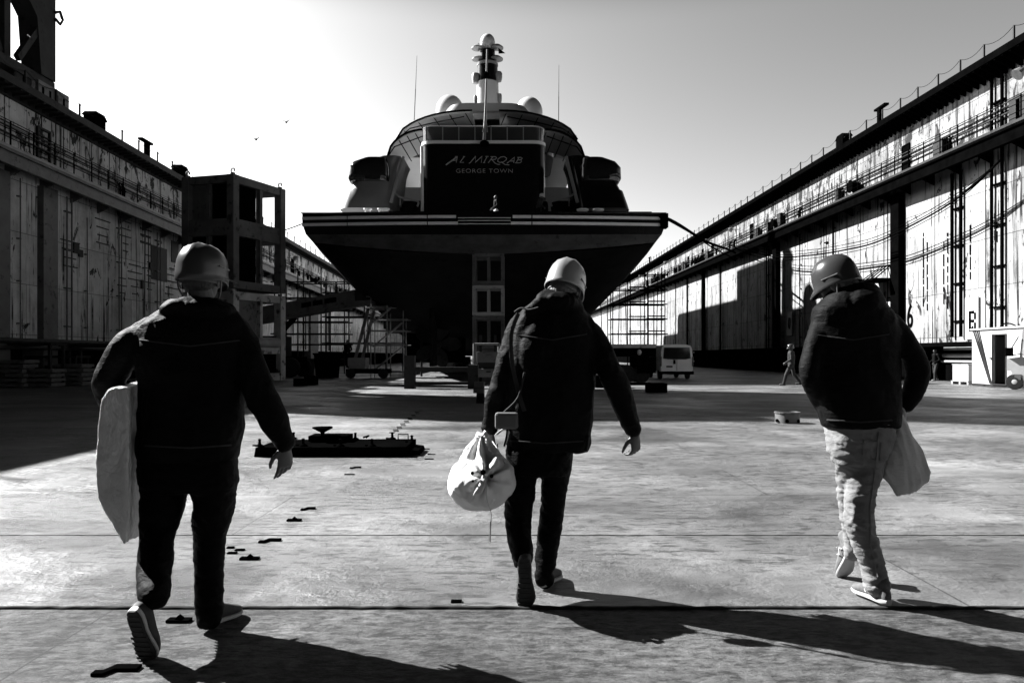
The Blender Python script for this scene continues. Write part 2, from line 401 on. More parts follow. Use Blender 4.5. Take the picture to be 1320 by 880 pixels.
def dock_wall(side, top, walk, mlow, mup, Ya, Yb, label, pipes, buttresses, plinth, seed):
    rnd = random.Random(seed)
    s = side; X = 22.4 * s
    root = thing('dock_wall', (X, Ya, 0), label, 'dock wall')
    K = lambda n, m, mat, **k: m.build(n, mat, root, **k)
    m = MB(); strip(m, X, X + 4.5 * s, lambda Y: plinth, walk, Ya, Yb); K('lower_plating', m, mlow)
    m = MB(); strip(m, X, X + 4.5 * s, lambda Y: walk(Y) + .003, lambda Y: top(Y) - .25, Ya, Yb); K('upper_plating', m, mup)
    m = MB(); strip(m, X + .7 * s, X + 4.5 * s, lambda Y: -.2, lambda Y: plinth - .003, Ya, Yb); K('plinth', m, M['black'])
    # top ledge with brackets beneath
    m = MB(); strip(m, X - .95 * s, X + 4.5 * s, lambda Y: top(Y) - .34, lambda Y: top(Y), Ya, Yb)
    Y = Ya + .6
    while Y < min(Yb, 150):
        z = top(Y) - .34
        m.prism([(X, Y, z), (X - .9 * s, Y, z), (X - .9 * s, Y, z - .06), (X, Y, z - (.5 if s > 0 else .16))], (0, 0, 0), (0, .12, 0)); Y += .52
    strip(m, X - .16 * s, X + .05 * s, lambda Y: top(Y) - .55, lambda Y: top(Y) - .343, Ya, Yb)
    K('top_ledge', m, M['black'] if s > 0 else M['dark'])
    # walkway: deep edge beam, deck, railing
    m = MB(); strip(m, X - 1.15 * s, X, lambda Y: walk(Y) - .22, lambda Y: walk(Y), Ya, Yb)
    strip(m, X - 1.05 * s, X - .8 * s, lambda Y: walk(Y) - .75, lambda Y: walk(Y) - .223, Ya, Yb)
    Y = Ya + 1
    while Y < min(Yb, 170):
        m.prism([(X - .01 * s, Y, walk(Y) - .23), (X - .79 * s, Y, walk(Y) - .23), (X - .79 * s, Y, walk(Y) - .6), (X - .01 * s, Y, walk(Y) - 1.0)], (0, 0, 0), (0, .12, 0)); Y += 2.4
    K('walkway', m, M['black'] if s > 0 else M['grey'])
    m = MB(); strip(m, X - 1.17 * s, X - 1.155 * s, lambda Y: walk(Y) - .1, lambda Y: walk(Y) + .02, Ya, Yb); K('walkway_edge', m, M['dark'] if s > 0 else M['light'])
    m = MB(); Y = Ya + .4
    while Y < min(Yb, 190):
        m.box((X - 1.1 * s, Y, walk(Y) + .53), (.045, .045, 1.06)); Y += 1.5
    for h in (.35, .7, 1.06): m.tube([(X - 1.1 * s, Ya, walk(Ya) + h), (X - 1.1 * s, min(Yb, 190), walk(min(Yb, 190)) + h)], .018, 5)
    K('walkway_railing', m, M['black'])
    # chain railing along the very top
    m = MB(); Y = Ya + 1.1; prev = None
    while Y < min(Yb, 170):
        z = top(Y); hgt = .62
        m.box((X - .85 * s, Y, z + hgt / 2), (.07, .07, hgt))
        if prev:
            q = []
            for i in range(7):
                u = i / 6; yy = prev[0] + (Y - prev[0]) * u
                q.append((X - .85 * s, yy, prev[1] + (z + hgt - prev[1]) * u - .22 * 4 * u * (1 - u)))
            m.tube(q, .016, 4)
        prev = (Y, z + hgt); Y += 2.05 + rnd.uniform(-.25, .25)
    K('chain_railing', m, M['dark'])
    # service pipes on brackets under the walkway rail and along the upper plating
    m = MB()
    for dz, r in ((.95, .05), (1.25, .035), (1.42, .035)):
        m.tube([(X - .16 * s, Ya, walk(Ya) + dz), (X - .16 * s, min(Yb, 200), walk(min(Yb, 200)) + dz)], r, 6)
    K('service_pipes', m, M['dark'])
    # verticals
    for (Y, dx, r, z0, z1) in pipes:
        zt = (walk(Y) - .8) if z1 is None else (top(Y) - .4 if z1 == 'top' else z1)
        m = MB(); m.tube([(X - .14 * s, Y, z0), (X - .14 * s, Y, zt)], r, 8)
        if dx: m.tube([(X - .14 * s, Y + dx, z0), (X - .14 * s, Y + dx, zt)], r, 8)
        z = z0 + .8
        while z < zt:
            m.box((X - .07 * s, Y + dx / 2, z), (.14, abs(dx) + .16, .06)); z += 1.9
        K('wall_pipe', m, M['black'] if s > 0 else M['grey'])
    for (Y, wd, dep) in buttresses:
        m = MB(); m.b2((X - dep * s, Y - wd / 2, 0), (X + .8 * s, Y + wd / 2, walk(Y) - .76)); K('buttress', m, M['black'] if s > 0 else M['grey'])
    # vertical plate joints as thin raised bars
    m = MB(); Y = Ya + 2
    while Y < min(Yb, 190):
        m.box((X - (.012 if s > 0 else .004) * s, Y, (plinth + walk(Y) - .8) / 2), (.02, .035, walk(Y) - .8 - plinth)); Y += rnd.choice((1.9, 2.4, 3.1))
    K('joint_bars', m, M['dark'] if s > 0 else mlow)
    # doors, cabinets, floodlights and hose reels along the walkway
    ys = sorted([rnd.uniform(24, 130) for _ in range(64 if s > 0 else 40)])
    for Y in ys:
        z = walk(Y); kind = rnd.choice(('cabinet', 'cabinet', 'reel', 'light', 'door', 'stand', 'stand'))
        m = MB()
        if kind == 'cabinet':
            w_ = rnd.uniform(.4, .9); h = rnd.uniform(.5, 1.1); m.box((X - .2 * s, Y, z + .35 + h / 2), (.4, w_, h))
            m.box((X - .2 * s, Y, z + .36 + h), (.46, w_ + .08, .04)); m.box((X - .2 * s, Y - w_ * .35, z + .18), (.3, .05, .36)); m.box((X - .2 * s, Y + w_ * .35, z + .18), (.3, .05, .36))
            K('cabinet', m, M['dark'])
        elif kind == 'reel':
            m.lathe((X - .55 * s, Y, z + .75), [(.42, -.16), (.42, -.12), (.16, -.11), (.16, .11), (.42, .12), (.42, .16)], 16, axis=(s, 0, 0)); m.box((X - .25 * s, Y, z + .5), (.5, .08, 1.0)); K('hose_reel', m, M['black'])
        elif kind == 'light':
            zz = top(Y) - rnd.uniform(1.2, 1.8)
            m.bar((X, Y, zz), (X - .7 * s, Y, zz), .06, .06); m.lathe((X - .78 * s, Y, zz - .02), [(.1, -.22), (.2, -.1), (.27, .1), (.27, .14)], 14, axis=(-s * .7, 0, -.6)); K('floodlight', m, M['gal'])
        elif kind == 'door':
            m.ringrect((X - .03 * s, Y - .4, z), (0, 1, 0), (0, 0, 1), .85, 1.95, .07, .08); m.box((X - .02 * s, Y + .025, z + .97), (.03, .7, 1.8)); K('door', m, M['black'])
        else:
            for i in range(3): m.tube([(X - .3 * s, Y + i * .22, z), (X - .3 * s, Y + i * .22, z + .9 + .2 * (i % 2)), (X - .12 * s, Y + i * .22, z + 1.1)], .045, 6)
            m.box((X - .3 * s, Y + .22, z + .7), (.1, .7, .08)); K('valve_stand', m, M['black'])
    return root

XR = lambda px: 22.2 * F / (px - HX)
XL = lambda px: 22.2 * F / (HX - px)
pr = [(XR(1290), .75, .075, .9, 'top'), (XR(1237), .75, .085, 2.3, None), (XR(1143), 0, .03, 2.1, None), (XR(1073), 0, .06, 0, None), (XR(1064), .4, .03, 3, None), (XR(1030), 0, .05, 2, None),
      (XR(990), .6, .06, 2, None), (XR(928), 0, .09, 2, None), (XR(886), .5, .06, 2, None), (XR(870), 0, .05, 2, 'top'), (XR(842), 0, .06, 2, None), (XR(825), 0, .06, 2, None), (XR(812), 0, .06, 2, None), (XR(800), 0, .06, 2, None)]
rw = dock_wall(1, topR, walkR, M['wall_r'], M['wall_ru'], -14, 330, 'tall sunlit plated dock side wall on the right with rust runs and a walkway', pr,
          [(XR(1156), .95, .35), (XR(906), .6, .3), (XR(1000), .9, .35)], 2.05, 11)
pl = [(XL(28), .0, .03, 2, None), (XL(88), .4, .04, 2, None), (XL(114), .0, .03, 2, 8.5), (XL(155), .25, .03, 2, None), (XL(188), 0, .03, 2, None), (XL(204), .4, .03, 2, None),
      (XL(370), 0, .08, 2, None), (XL(392), .8, .08, 2, None), (XL(410), 0, .1, 2, None), (XL(425), 0, .1, 2, None)]
lw = dock_wall(-1, topL, walkL, M['wall_l'], M['wall_lu'], -14, 330, 'tall shaded plated dock side wall on the left with a walkway', pl,
          [(XL(63), 1.1, .3), (XL(405), 3.0, .25), (XL(4), .8, .25)], 1.9, 5)
# bright repair patches and darker squares on the left wall
for (px, py, wd, ht, mt) in ((209, 340, 2.0, 2.1, 'dark'), (190, 338, 1.2, 2.0, 'wallpatch'), (229, 325, 1.0, 1.4, 'dark')):
    if mt == 'wallpatch': continue
    Y = XL(px); p = W(px, py, Y); m = MB(); m.box((-22.38, Y, p.z), (.05, wd, ht)); m.build('repair_plate', M['grey'] if mt != 'dark' else M['dark'], lw)
# window with bars on the left wall above the walkway
Y = XL(60); m = MB(); z = walkL(Y)
m.ringrect((-22.33, Y - .5, z + .3), (0, 1, 0), (0, 0, 1), 1.0, 1.7, .1, .12)
for i in range(1, 5): m.box((-22.33, Y, z + .3 + i * .33), (.05, .9, .04))
m.build('barred_window', M['dark'], lw)
rl = random.Random(21)
for i in range(46):
    Y = rl.uniform(31, 75); z = rl.uniform(2.6, walkL(Y) - 1.6); k = rl.choice((0, 0, 1, 2)); m = MB()
    if k == 0:
        for q_ in range(rl.randint(2, 5)): m.box((-22.37, Y, z + q_ * .42), (.06, rl.uniform(.5, 1.6), .05))
        m.build('rail_bracket', M['dark'], lw)
    elif k == 1: m.box((-22.36, Y, z), (.08, rl.uniform(.2, .5), rl.uniform(.3, .6))); m.build('junction_box', M['dark'], lw)
    else:
        h_ = rl.uniform(1.5, 4); m.tube([(-22.34, Y, z), (-22.34, Y, min(z + h_, walkL(Y) - .9))], .022, 6); m.tube([(-22.34, Y + .3, z), (-22.34, Y + .3, min(z + h_, walkL(Y) - .9))], .022, 6); m.build('conduit', M['dark'], lw)
# small loading bracket on the right wall (1135, 360)
Y = XR(1138); p = W(1138, 362, Y); m = MB()
m.b2((21.0, Y - 1.2, p.z - .06), (22.38, Y + 1.0, p.z + .06))
for dy in (-1.0, -.3, .3, .9): m.bar((21.2, Y + dy, p.z), (22.3, Y + dy * .7, p.z + .85), .06, .06)
m.build('bracket_shelf', M['black'], rw)
# paired slits of rusted strap on the right wall
for px, y0, y1 in ((1186, 300, 395), (1191, 312, 400), (1212, 312, 392), (1217, 300, 398), (1246, 290, 360), (1280, 285, 312), (1277, 275, 310), (1317, 245, 300)):
    Y = XR(px); a = W(px, y1, Y); b = W(px, y0, Y); m = MB()
    z = a.z
    while z < b.z:
        h = random.uniform(.25, .9); m.b2((22.365, Y - random.uniform(.02, .05), z), (22.398, Y + random.uniform(.02, .05), min(z + h, b.z))); z += h + random.uniform(.03, .2)
    m.build('rust_strap', M['black'], rw)

# cables hanging along the right wall
def wallpts(lst, X=21.0): return [W(px, py, X * F / (px - HX)) for px, py in lst]
def smooth_path(P, n=6):
    P = [Vector(p) for p in P]; out = []
    for i in range(len(P) - 1):
        p0 = P[max(i - 1, 0)]; p1 = P[i]; p2 = P[i + 1]; p3 = P[min(i + 2, len(P) - 1)]
        for k in range(n):
            t = k / n
            out.append(.5 * ((2 * p1) + (-p0 + p2) * t + (2 * p0 - 5 * p1 + 4 * p2 - p3) * t * t + (-p0 + 3 * p1 - 3 * p2 + p3) * t ** 3))
    out.append(P[-1]); return out
for i, (dy, r, lab) in enumerate(((0, .05, 'thickest black cable of the bundle sagging along the sunny wall'), (-7, .022, 'uppermost thin black cable sagging along the sunny wall'),
                             (-3, .025, 'thin black cable just above the thickest one on the sunny wall'), (4, .022, 'lowest thin black cable sagging along the sunny wall'))):
    a = wallpts([(1291, 205), (1262, 233 + dy * .5), (1225, 262 + dy), (1180, 288 + dy), (1130, 312 + dy), (1090, 322 + dy), (1045, 329 + dy), (1000, 331 + dy), (960, 322 + dy), (940, 316 + dy * .5)])
    m = MB(); m.tube(smooth_path(a), r, 6); tag(m.build('cable', M['black'], None, True), lab, 'cable', 'cables sagging on the wall')

# letter plates on the right wall
def text_mesh(body, size, mat, loc, rot, name, parent=None, depth=.004, sh=0, xs=1):
    c = bpy.data.curves.new('t', 'FONT'); c.body = body; c.size = size; c.extrude = depth; c.shear = sh; c.align_x = 'CENTER'; c.align_y = 'CENTER'; c.space_character = 1.1; c.offset = -.006 * size / .34 if size < .5 else 0
    o = bpy.data.objects.new('t', c); COL.objects.link(o); dg = bpy.context.evaluated_depsgraph_get()
    me = bpy.data.meshes.new_from_object(o.evaluated_get(dg)); bpy.data.objects.remove(o); bpy.data.curves.remove(c)
    Rm = rot.to_4x4()
    me.transform(Matrix.Translation(Vector(loc)) @ Rm @ Matrix.Diagonal((xs, 1, 1, 1)))
    me.materials.clear(); me.materials.append(mat)
    q = bpy.data.objects.new(name, me); COL.objects.link(q)
    if parent: adopt(q, parent)
    return q
RW = Matrix(((0, 0, -1), (-1, 0, 0), (0, 1, 0)))      # text on the right wall: local x -> -Y, y -> Z, normal -> -X
Y = XR(1250); p = W(1249, 415, Y)
bs = thing('letter_board', (22.3, Y, 1.9), 'white board with a big black stencilled B on the sunny wall', 'sign')
m = MB(); m.b2((22.3, Y - .5, 2.15), (22.36, Y + .55, 4.2)); m.build('board', M['white'], bs)
m = MB(); yb = Y + .22; zb = p.z - .45
def wb(y0, z0, y1, z1): m.b2((22.28, yb - y0, zb + z0), (22.298, yb - y1, zb + z1))
wb(0, 0, .16, 1.0); 
for z0 in (0, .43, .86): wb(.2, z0, .42, z0 + .14)
wb(.42, .1, .56, .42); wb(.42, .58, .56, .9)
m.build('letter', M['black'], bs)
m = MB(); m.b2((22.28, Y - .12, 2.3), (22.298, Y - .02, 2.8)); m.b2((22.28, Y - .02, 2.62), (22.298, Y + .06, 2.72)); m.build('small_numeral', M['black'], bs)
Y = XR(1169); t6 = text_mesh('6', 1.9, M['black'], (22.36, Y, 3.55), RW, 'wall_numeral', None, .01, xs=.7)
tag(t6, 'narrow black numeral 6 painted beside the black buttress', 'sign')
Y = XR(1016); t0 = thing('number_board', (22.3, Y, 3.5), 'small pale board with a dark numeral 0 in the ship shadow', 'sign')
m = MB(); m.b2((22.3, Y - .55, 3.0), (22.36, Y + .55, 4.9)); m.build('board', M['grey'], t0); text_mesh('0', 1.4, M['black'], (22.28, Y, 3.95), RW, 'numeral', t0, .01, xs=.7)

# pipes in the recess at the foot of the right wall
m = MB()
for z, x, r in ((1.72, 22.75, .09), (1.36, 22.7, .11), (1.05, 22.6, .06)): m.tube([(x, 28, z), (x, 39.5, z)], r, 8)
tag(m.build('recess_pipes', M['light'], None, True), 'pale horizontal pipes in the recess beneath the letter board', 'pipes')
m = MB(); m.b2((22.0, -14, 1.82), (22.395, 330, 2.02)); m.b2((22.2, 40.5, .0), (22.6, 330, 1.6)); m.build('kerb_beam', M['black'], rw)

# ------------------------------------------------------------------ portal crane standing on the left wall
cr = thing('portal_crane', (-25.5, 31, 13.2), 'dark steel portal crane standing on top of the left dock wall', 'crane')
def ck(n, m, mat='dark'): return m.build(n, M[mat], cr)
zb = 14.15
for X in (-22.2, -25.6):
    for Y, sg in ((35.2, -1), (28.2, 1)):
        m = MB()
        m.loft([[Vector((X - .45, Y, z)), Vector((X + .45, Y, z)), Vector((X + .45, Y + sg * wd, z)), Vector((X - .45, Y + sg * wd, z))] for z, wd in ((zb + .1, 1.05), (zb + 2.6, 1.35), (zb + 3.1, 1.9), (zb + 7.5, 1.9))]); ck('leg', m)
    m = MB(); m.b2((X - .35, 28.1, zb - .2), (X + .35, 35.3, zb + .097)); m.b2((X - .45, 28.1, zb - .4), (X + .45, 35.5, zb - .203)); ck('sill_beam', m)
    m = MB(); m.b2((X - .5, 30.2, zb + 3.15), (X + .5, 33.25, zb + 7.8)); ck('head_beam', m)
    m = MB(); m.b2((X - .16, 32.1, zb + .1), (X + .16, 32.5, zb + 3.147)); ck('strut', m)
    m = MB(); m.bar((X + .3, 32.7, zb + .25), (X + .3, 35.0, zb + 3.4), .22, .28); ck('brace', m)
    m = MB(); m.bar((X, 32.0, zb + .25), (X, 30.3, zb + 3.4), .22, .28); ck('brace', m)
    for Y in (33.0, 28.8):
        m = MB(); m.b2((X - .3, Y - .45, 13.25), (X + .3, Y + .3, zb - .403))
        for d in (-.25, .25): m.lathe((X, Y + d, 13.6), [(.32, -.38), (.36, -.36), (.36, .36), (.32, .38)], 14, axis=(1, 0, 0))
        ck('bogie', m)
for Y in (29, 33.2):
    m = MB(); m.b2((-25.09, Y - .5, zb + 5.5), (-22.71, Y + .5, zb + 7.5)); ck('cross_beam', m)
m = MB(); m.b2((-26, 29.6, zb + 7.803), (-22, 33.6, 22.797)); m.b2((-26.2, 29.5, 22.8), (-21.7, 44, 23.6)); ck('platform', m)
m = MB(); m.b2((-26, 33, 23.603), (-21.9, 43.5, 31)); m.b2((-25.6, 34, 31.003), (-22.2, 43, 37)); ck('machinery_house', m)
m = MB()
for dx in (-1, 1):
    m.bar((-25.5, 37 + dx, 37), (-45, 47.4 + dx, 56), .35, .5)
for i in range(8):
    t = i / 8; a = Vector((-25.5, 36, 37)).lerp(Vector((-45, 46.4, 56)), t); c_ = Vector((-25.5, 38, 37)).lerp(Vector((-45, 48.4, 56)), t + .12); m.bar(a, c_, .18, .18)
ck('jib', m)
m = MB(); m.tube([(-21.7, 35.1, 17.5), (-21.7, 35.45, 17.7), (-21.7, 35.65, 17.4), (-21.7, 35.45, 17.1), (-21.7, 35.1, 17.2)], .07, 6); ck('shackle', m)
m = MB(); m.b2((-21.75, 33.7, 12.9), (-21.6, 36.0, 13.85))
stop = m.build('rail_stop', M['grey']); tag(stop, 'pale steel rail stop plate at the end of the crane track', 'rail stop')
for k in range(4):
    m = MB(); m.b2((-21.598, 33.95 + k * .52, 13.2), (-21.59, 34.1 + k * .52, 13.6)); m.build('slot', M['black'], stop)
# odd fittings on the ledge tops
for (px, s, k, lab) in ((456 / 3.52, -1, 0, 'dark winch box on the left ledge nearest the crane'), (690 / 3.52, -1, 1, 'dark T shaped post on the left ledge'), (238, -1, 0, 'dark block on the left ledge above the frame tower'), (1082 / 1.0, 1, 0, 'dark winch box on the right ledge beside the chain posts'), (1128, 1, 1, 'dark T shaped lamp post on the right ledge'), (835, 1, 1, 'dark lamp post on the right ledge by the scaffold')):
    Y = 21.5 * F / abs(px - HX); z = topR(Y) if s > 0 else topL(Y); X = 21.8 * s; m = MB()
    if k == 0: m.b2((X - .3, Y - .5, z), (X + .3, Y + .5, z + .5)); m.prism([(X - .3, Y - .7, z + .5), (X - .3, Y + .7, z + .5), (X - .3, Y + .4, z + .75), (X - .3, Y - .4, z + .75)], (0, 0, 0), (.6, 0, 0))
    else: m.b2((X - .12, Y - .15, z), (X + .12, Y + .15, z + .9)); m.b2((X - .14, Y - .8, z + .9), (X + .14, Y + .5, z + 1.02))
    tag(m.build('ledge_fitting', M['black']), lab, 'fitting')
# ================================================================== the yacht on its blocks
def AX(Y): return -1.72 - (Y - 40) * .03
ya = thing('motor_yacht', (AX(95), 95, 1.3), 'large dark hulled motor yacht standing stern on in the dry dock', 'yacht')
def yk(n, m, mat, par=None, **k): return m.build(n, M[mat], par or ya, **k)
ST = [(40, [(9.75, 9.0), (9.75, 8.4), (9.55, 7.85), (9.1, 7.35), (7, 7.12), (4, 6.9), (0, 6.75)]),
      (41.6, [(9.78, 9.0), (9.76, 8.3), (9.55, 7.65), (8.9, 6.95), (6.8, 6.35), (4, 6.05), (0, 5.9)]),
      (43.5, [(9.8, 9.0), (9.78, 8.1), (9.5, 7.3), (8.5, 6.35), (6.6, 5.5), (3.9, 4.9), (0, 4.7)]),
      (47, [(9.8, 9.0), (9.78, 7.8), (9.4, 6.8), (7.95, 5.25), (6, 4.1), (3.5, 3.3), (0, 3)]),
      (53, [(9.8, 9.0), (9.78, 7.6), (9.3, 6.4), (7.55, 4.4), (5.5, 3), (3, 2.1), (0, 1.8)]),
      (65, [(9.8, 9.1), (9.78, 7.4), (9.3, 5.6), (7.9, 3.4), (5.6, 2), (3, 1.45), (0, 1.35)]),
      (90, [(9.8, 9.3), (9.78, 7.2), (9.6, 5), (8.8, 2.8), (6.4, 1.6), (3, 1.35), (0, 1.3)]),
      (125, [(9.7, 9.8), (9.5, 7.6), (9.0, 5.2), (7.8, 3), (5.4, 1.7), (2.6, 1.35), (0, 1.3)]),
      (150, [(7.4, 10.8), (6.4, 8.4), (5.2, 6), (3.9, 3.8), (2.5, 2.2), (1.2, 1.5), (0, 1.3)]),
      (168, [(1.0, 12), (.7, 9.5), (.45, 7), (.3, 5), (.2, 3.2), (.1, 2), (0, 1.6)])]
def transom_y(b): return 40 - .55 * (1 - (abs(b) / 9.75) ** 2)
rings = []
for i, (Y, P) in enumerate(ST):
    full = [(-b, z) for b, z in P] + [(b, z) for b, z in reversed(P[:-1])]
    rings.append([Vector((AX(Y) + b, Y, z)) for b, z in full])
m = MB(); m.loft(rings, cap=False, closed=False); yk('hull', m, 'antifoul', smooth=True)
# transom: painted upper strake and scraped lower band, curved in plan
def tr_rows(rows, name, mat, dy=0, b0=-1, b1=1, th=None):
    m = MB(); n = 24; R = []
    for i in range(n + 1):
        t = b0 + (b1 - b0) * i / n
        ring = []
        for (hb, z, zc) in rows:
            b = t * hb; zz = zc + (z - zc) * abs(t) ** 1.6
            ring.append(Vector((AX(40) + b, transom_y(b) - dy, zz)))
        R.append(ring)
    m.loft(R, cap=False, closed=False)
    o = yk(name, m, mat, smooth=True); return o
tr_rows([(9.75, 9.0, 9.0), (9.75, 8.4, 8.4), (9.55, 7.85, 7.75)], 'transom', 'hull', .02)
tr_rows([(9.55, 7.85, 7.75), (9.1, 7.4, 6.72)], 'lower_transom', 'sternband', .02)
# silver stripes, in lengths with joints
def stripe(b0, b1, z0, z1, mat='stripe', out=.1):
    m = MB(); n = 8; R = []
    for i in range(n + 1):
        b = b0 + (b1 - b0) * i / n; y = transom_y(b) - out; x = AX(40) + b
        R.append([Vector((x, y, z0)), Vector((x, y, z1)), Vector((x, y + out - .02, z1)), Vector((x, y + out - .02, z0))])
    m.loft(R); return yk('trim_stripe', m, mat, smooth=True)
for sgn, segs in ((-1, [(9.74, 7.3), (7.24, 3.0), (2.94, 1.45)]), (1, [(9.74, 2.6), (2.54, 1.55)])):
    for a, b in segs:
        if b > 2 or True:
            stripe(sgn * a, sgn * b, 8.62, 8.77)
            stripe(sgn * a, sgn * (b if b > 2 else b - .1), 8.28, 8.43)
for z in (8.62, 8.47, 8.3): stripe(-1.35, 1.45, z, z + .035, out=.06)
tag_o = MB(); tag_o.b2((AX(40) + 9.45, 39.75, 8.2), (AX(40) + 9.86, 40.4, 8.95)); yk('corner_fender', tag_o, 'black')
m = MB()
for k in range(9):
    if k % 3: m.b2((AX(40) - 4.4 + k * .42, 39.44 + abs(k - 4) * .001, 7.58), (AX(40) - 4.25 + k * .42, 39.56, 7.64))
# main deck sheet
m = MB(); R = []
for (Y, P) in ST: R.append([Vector((AX(Y) - P[0][0] + .02, Y - (.5 if Y == 40 else 0), P[0][1] - .06)), Vector((AX(Y) + P[0][0] - .02, Y - (.5 if Y == 40 else 0), P[0][1] - .06))])
m.loft(R, cap=False, closed=False); yk('main_deck', m, 'wood')
# stern block carrying the name
def rbox_plan(cx, y0, hw, dep, r, n=6):
    pts = []
    for (sx, sy, a0) in ((1, -1, -90), (1, 1, 0), (-1, 1, 90), (-1, -1, 180)):
        for k in range(n + 1):
            a = radians(a0 + 90 * k / n); pts.append((cx + sx * (hw - r) + r * cos(a), y0 + dep / 2 + sy * (dep / 2 - r) + r * sin(a)))
    return pts
def rbox(cx, y0, hw, dep, r, z0, z1, hw1=None, n=6, dy1=0, bulge=0):
    m = MB(); R = []
    for k in range(5):
        t = k / 4; h = hw + ((hw1 or hw) - hw) * t + bulge * sin(pi * t)
        R.append([Vector((x, y + dy1 * t, z0 + (z1 - z0) * t)) for x, y in rbox_plan(cx, y0, h, dep, r, n)])
    return m.loft(R)
cx = AX(44) - .08
yk('stern_block', rbox(cx, 43.5, 3.62, 6, .7, 8.95, 13.72, 3.62), 'hull', smooth=True)
yk('block_edge_trim', rbox(cx, 43.44, 3.68, 6.1, .75, 13.723, 13.9), 'stripe', smooth=True)
for sg in (-1,): 
    m = MB(); m.tube([(cx + sg * 3.55, 43.62, 8.95), (cx + sg * 3.58, 43.6, 13.6)], .09, 8); yk('edge_trim', m, 'stripe', smooth=True)
# lettering as narrow raised strokes
def strokes(lines, o, sx, sz, r, name):
    m = MB()
    for ln in lines:
        P = [Vector((o[0] + x * sx, o[1], o[2] + z * sz)) for x, z in ln]
        for a, b in zip(P[:-1], P[1:]): m.bar(a, b, .02, r, (0, 1, 0) if False else (0, -1, 0)) if False else m.tube([a, b], r, 6)
    return yk(name, m, 'letter')
y0 = 43.47
# px coordinates of the name in the photograph give the stroke layout (x in px/10.15 of the enlarged crop)
def cp(x, y): p = W(560 + x / 10.154, 180 + y / 10.15, y0); return (p.x, p.z)
name_lines = [[(150, 332), (300, 222)], [(268, 222), (300, 222), (285, 300)], [(232, 272), (290, 272)], [(375, 222), (400, 224)], [(388, 224), (335, 300), (385, 299)],
   [(450, 312), (470, 300), (540, 218)], [(540, 218), (533, 300), (625, 218), (612, 302)], [(668, 222), (708, 222)], [(690, 222), (648, 302)], [(636, 303), (662, 301)],
   [(765, 224), (705, 304)], [(735, 224), (800, 224), (815, 238), (800, 258), (742, 264)], [(752, 264), (795, 310), (830, 326), (860, 324)],
   [(945, 245), (915, 224), (870, 228), (832, 255), (830, 288), (860, 302), (905, 292), (940, 266), (945, 245)], [(872, 290), (925, 328), (980, 332)],
   [(950, 310), (1050, 230), (1038, 304)], [(985, 282), (1042, 282)], [(1108, 232), (1068, 306)], [(1085, 234), (1135, 234), (1150, 245), (1138, 260), (1094, 266)], [(1094, 266), (1135, 270), (1142, 288), (1120, 304), (1055, 306)]]
for k, ln in enumerate(name_lines):
    pass
m = MB()
for ln in name_lines:
    P = [Vector((cp(*q)[0], y0, cp(*q)[1])) for q in ln]
    m.tube(P, (.022 if ln is not name_lines[0] else .036), 6)
yk('ship_name', m, 'letter')
pA = W(560 + 655 / 10.154, 180 + 412 / 10.15, y0)
tm = text_mesh('GEORGE TOWN', .34, M['letter'], (pA.x, y0, pA.z), Matrix(((1, 0, 0), (0, 0, -1), (0, 1, 0))), 'port_name', ya, .01, xs=1.25)
# glass balustrade over the block
zt = 13.9
plan = rbox_plan(cx, 43.5, 3.58, 6, .7)
m = MB(); R = [[Vector((x, y, z)) for x, y in plan] for z in (zt, zt + .82)]; m.loft(R, cap=False); yk('glass_balustrade', m, 'clear')
m = MB(); m.tube([Vector((x, y, zt + .84)) for x, y in plan + plan[:1]], .035, 6)
for k in range(8):
    x = cx - 3.3 + 6.6 * k / 7; m.box((x, 43.5, zt + .42), (.06, .05, .84))
yk('balustrade_frame', m, 'ygrey')
# low lounge block behind the balustrade and dark saloon windows
yk('aft_saloon', rbox(AX(52), 50.5, 3.5, 9, 1.2, 9, 16.0), 'black', smooth=True)
# decks and canopies
def canopy(Y, cxx, x0, x1, z0, z1, sgn, dep, mat, ribs=4):
    # curved overhanging deck edge with ribs, on one side: inner point x0 (high), outer point x1 (low)
    m = MB(); n = 10; top = []; R = []
    for i in range(n + 1):
        t = i / n; x = x0 + (x1 - x0) * t; z = z1 - (z1 - z0) * (1 - sqrt(max(0, 1 - t ** 2.4)))
        y = Y - dep * (1 - t ** 2) * .35
        R.append([Vector((cxx + sgn * x, y, z)), Vector((cxx + sgn * x, y + dep, z + .35 * (1 - t))), Vector((cxx + sgn * x, y + dep, z - .12)), Vector((cxx + sgn * x, y, z - .12))]); top.append(R[-1][0])
    m.loft(R); o = yk('deck_overhang', m, mat, smooth=True)
    e = MB(); e.tube([p + Vector((0, -.05, 0)) for p in top], .075, 6)
    for k in range(ribs):
        i = 1 + k * 2; a = top[min(i, n)]; e.bar(a + Vector((0, -.04, -.05)), a + Vector((-sgn * (x1 - x0) * .16, dep * .6, -.75)), .05, .05)
    i0 = top[2] + Vector((0, -.03, -.55)); e.tube([top[1] + Vector((0, -.03, -.45)), top[5] + Vector((0, -.03, -.6)), top[8] + Vector((0, -.03, -.35)), top[10]], .04, 6)
    e.build('canopy_ribs', M['black'], o); return o
Y = 51; s_ = F / Y
for sgn in (-1, 1):
    canopy(Y, AX(Y), 3.8, 6.75, W(0, 203, Y).z, W(0, 177, Y).z, sgn, 5, 'canopy' if sgn < 0 else 'canopy_shaded')
    canopy(58, AX(58), 1.0, 7.05, W(0, 180, 58).z, W(0, 156, 58).z, sgn, 7, 'canopy' if sgn < 0 else 'canopy_shaded', 5)
yk('bridge_deck_band', rbox(AX(58), 57.6, 5.4, 10, 1.5, W(0, 186, 58).z, W(0, 166, 58).z, 5.0), 'ygrey', smooth=True)
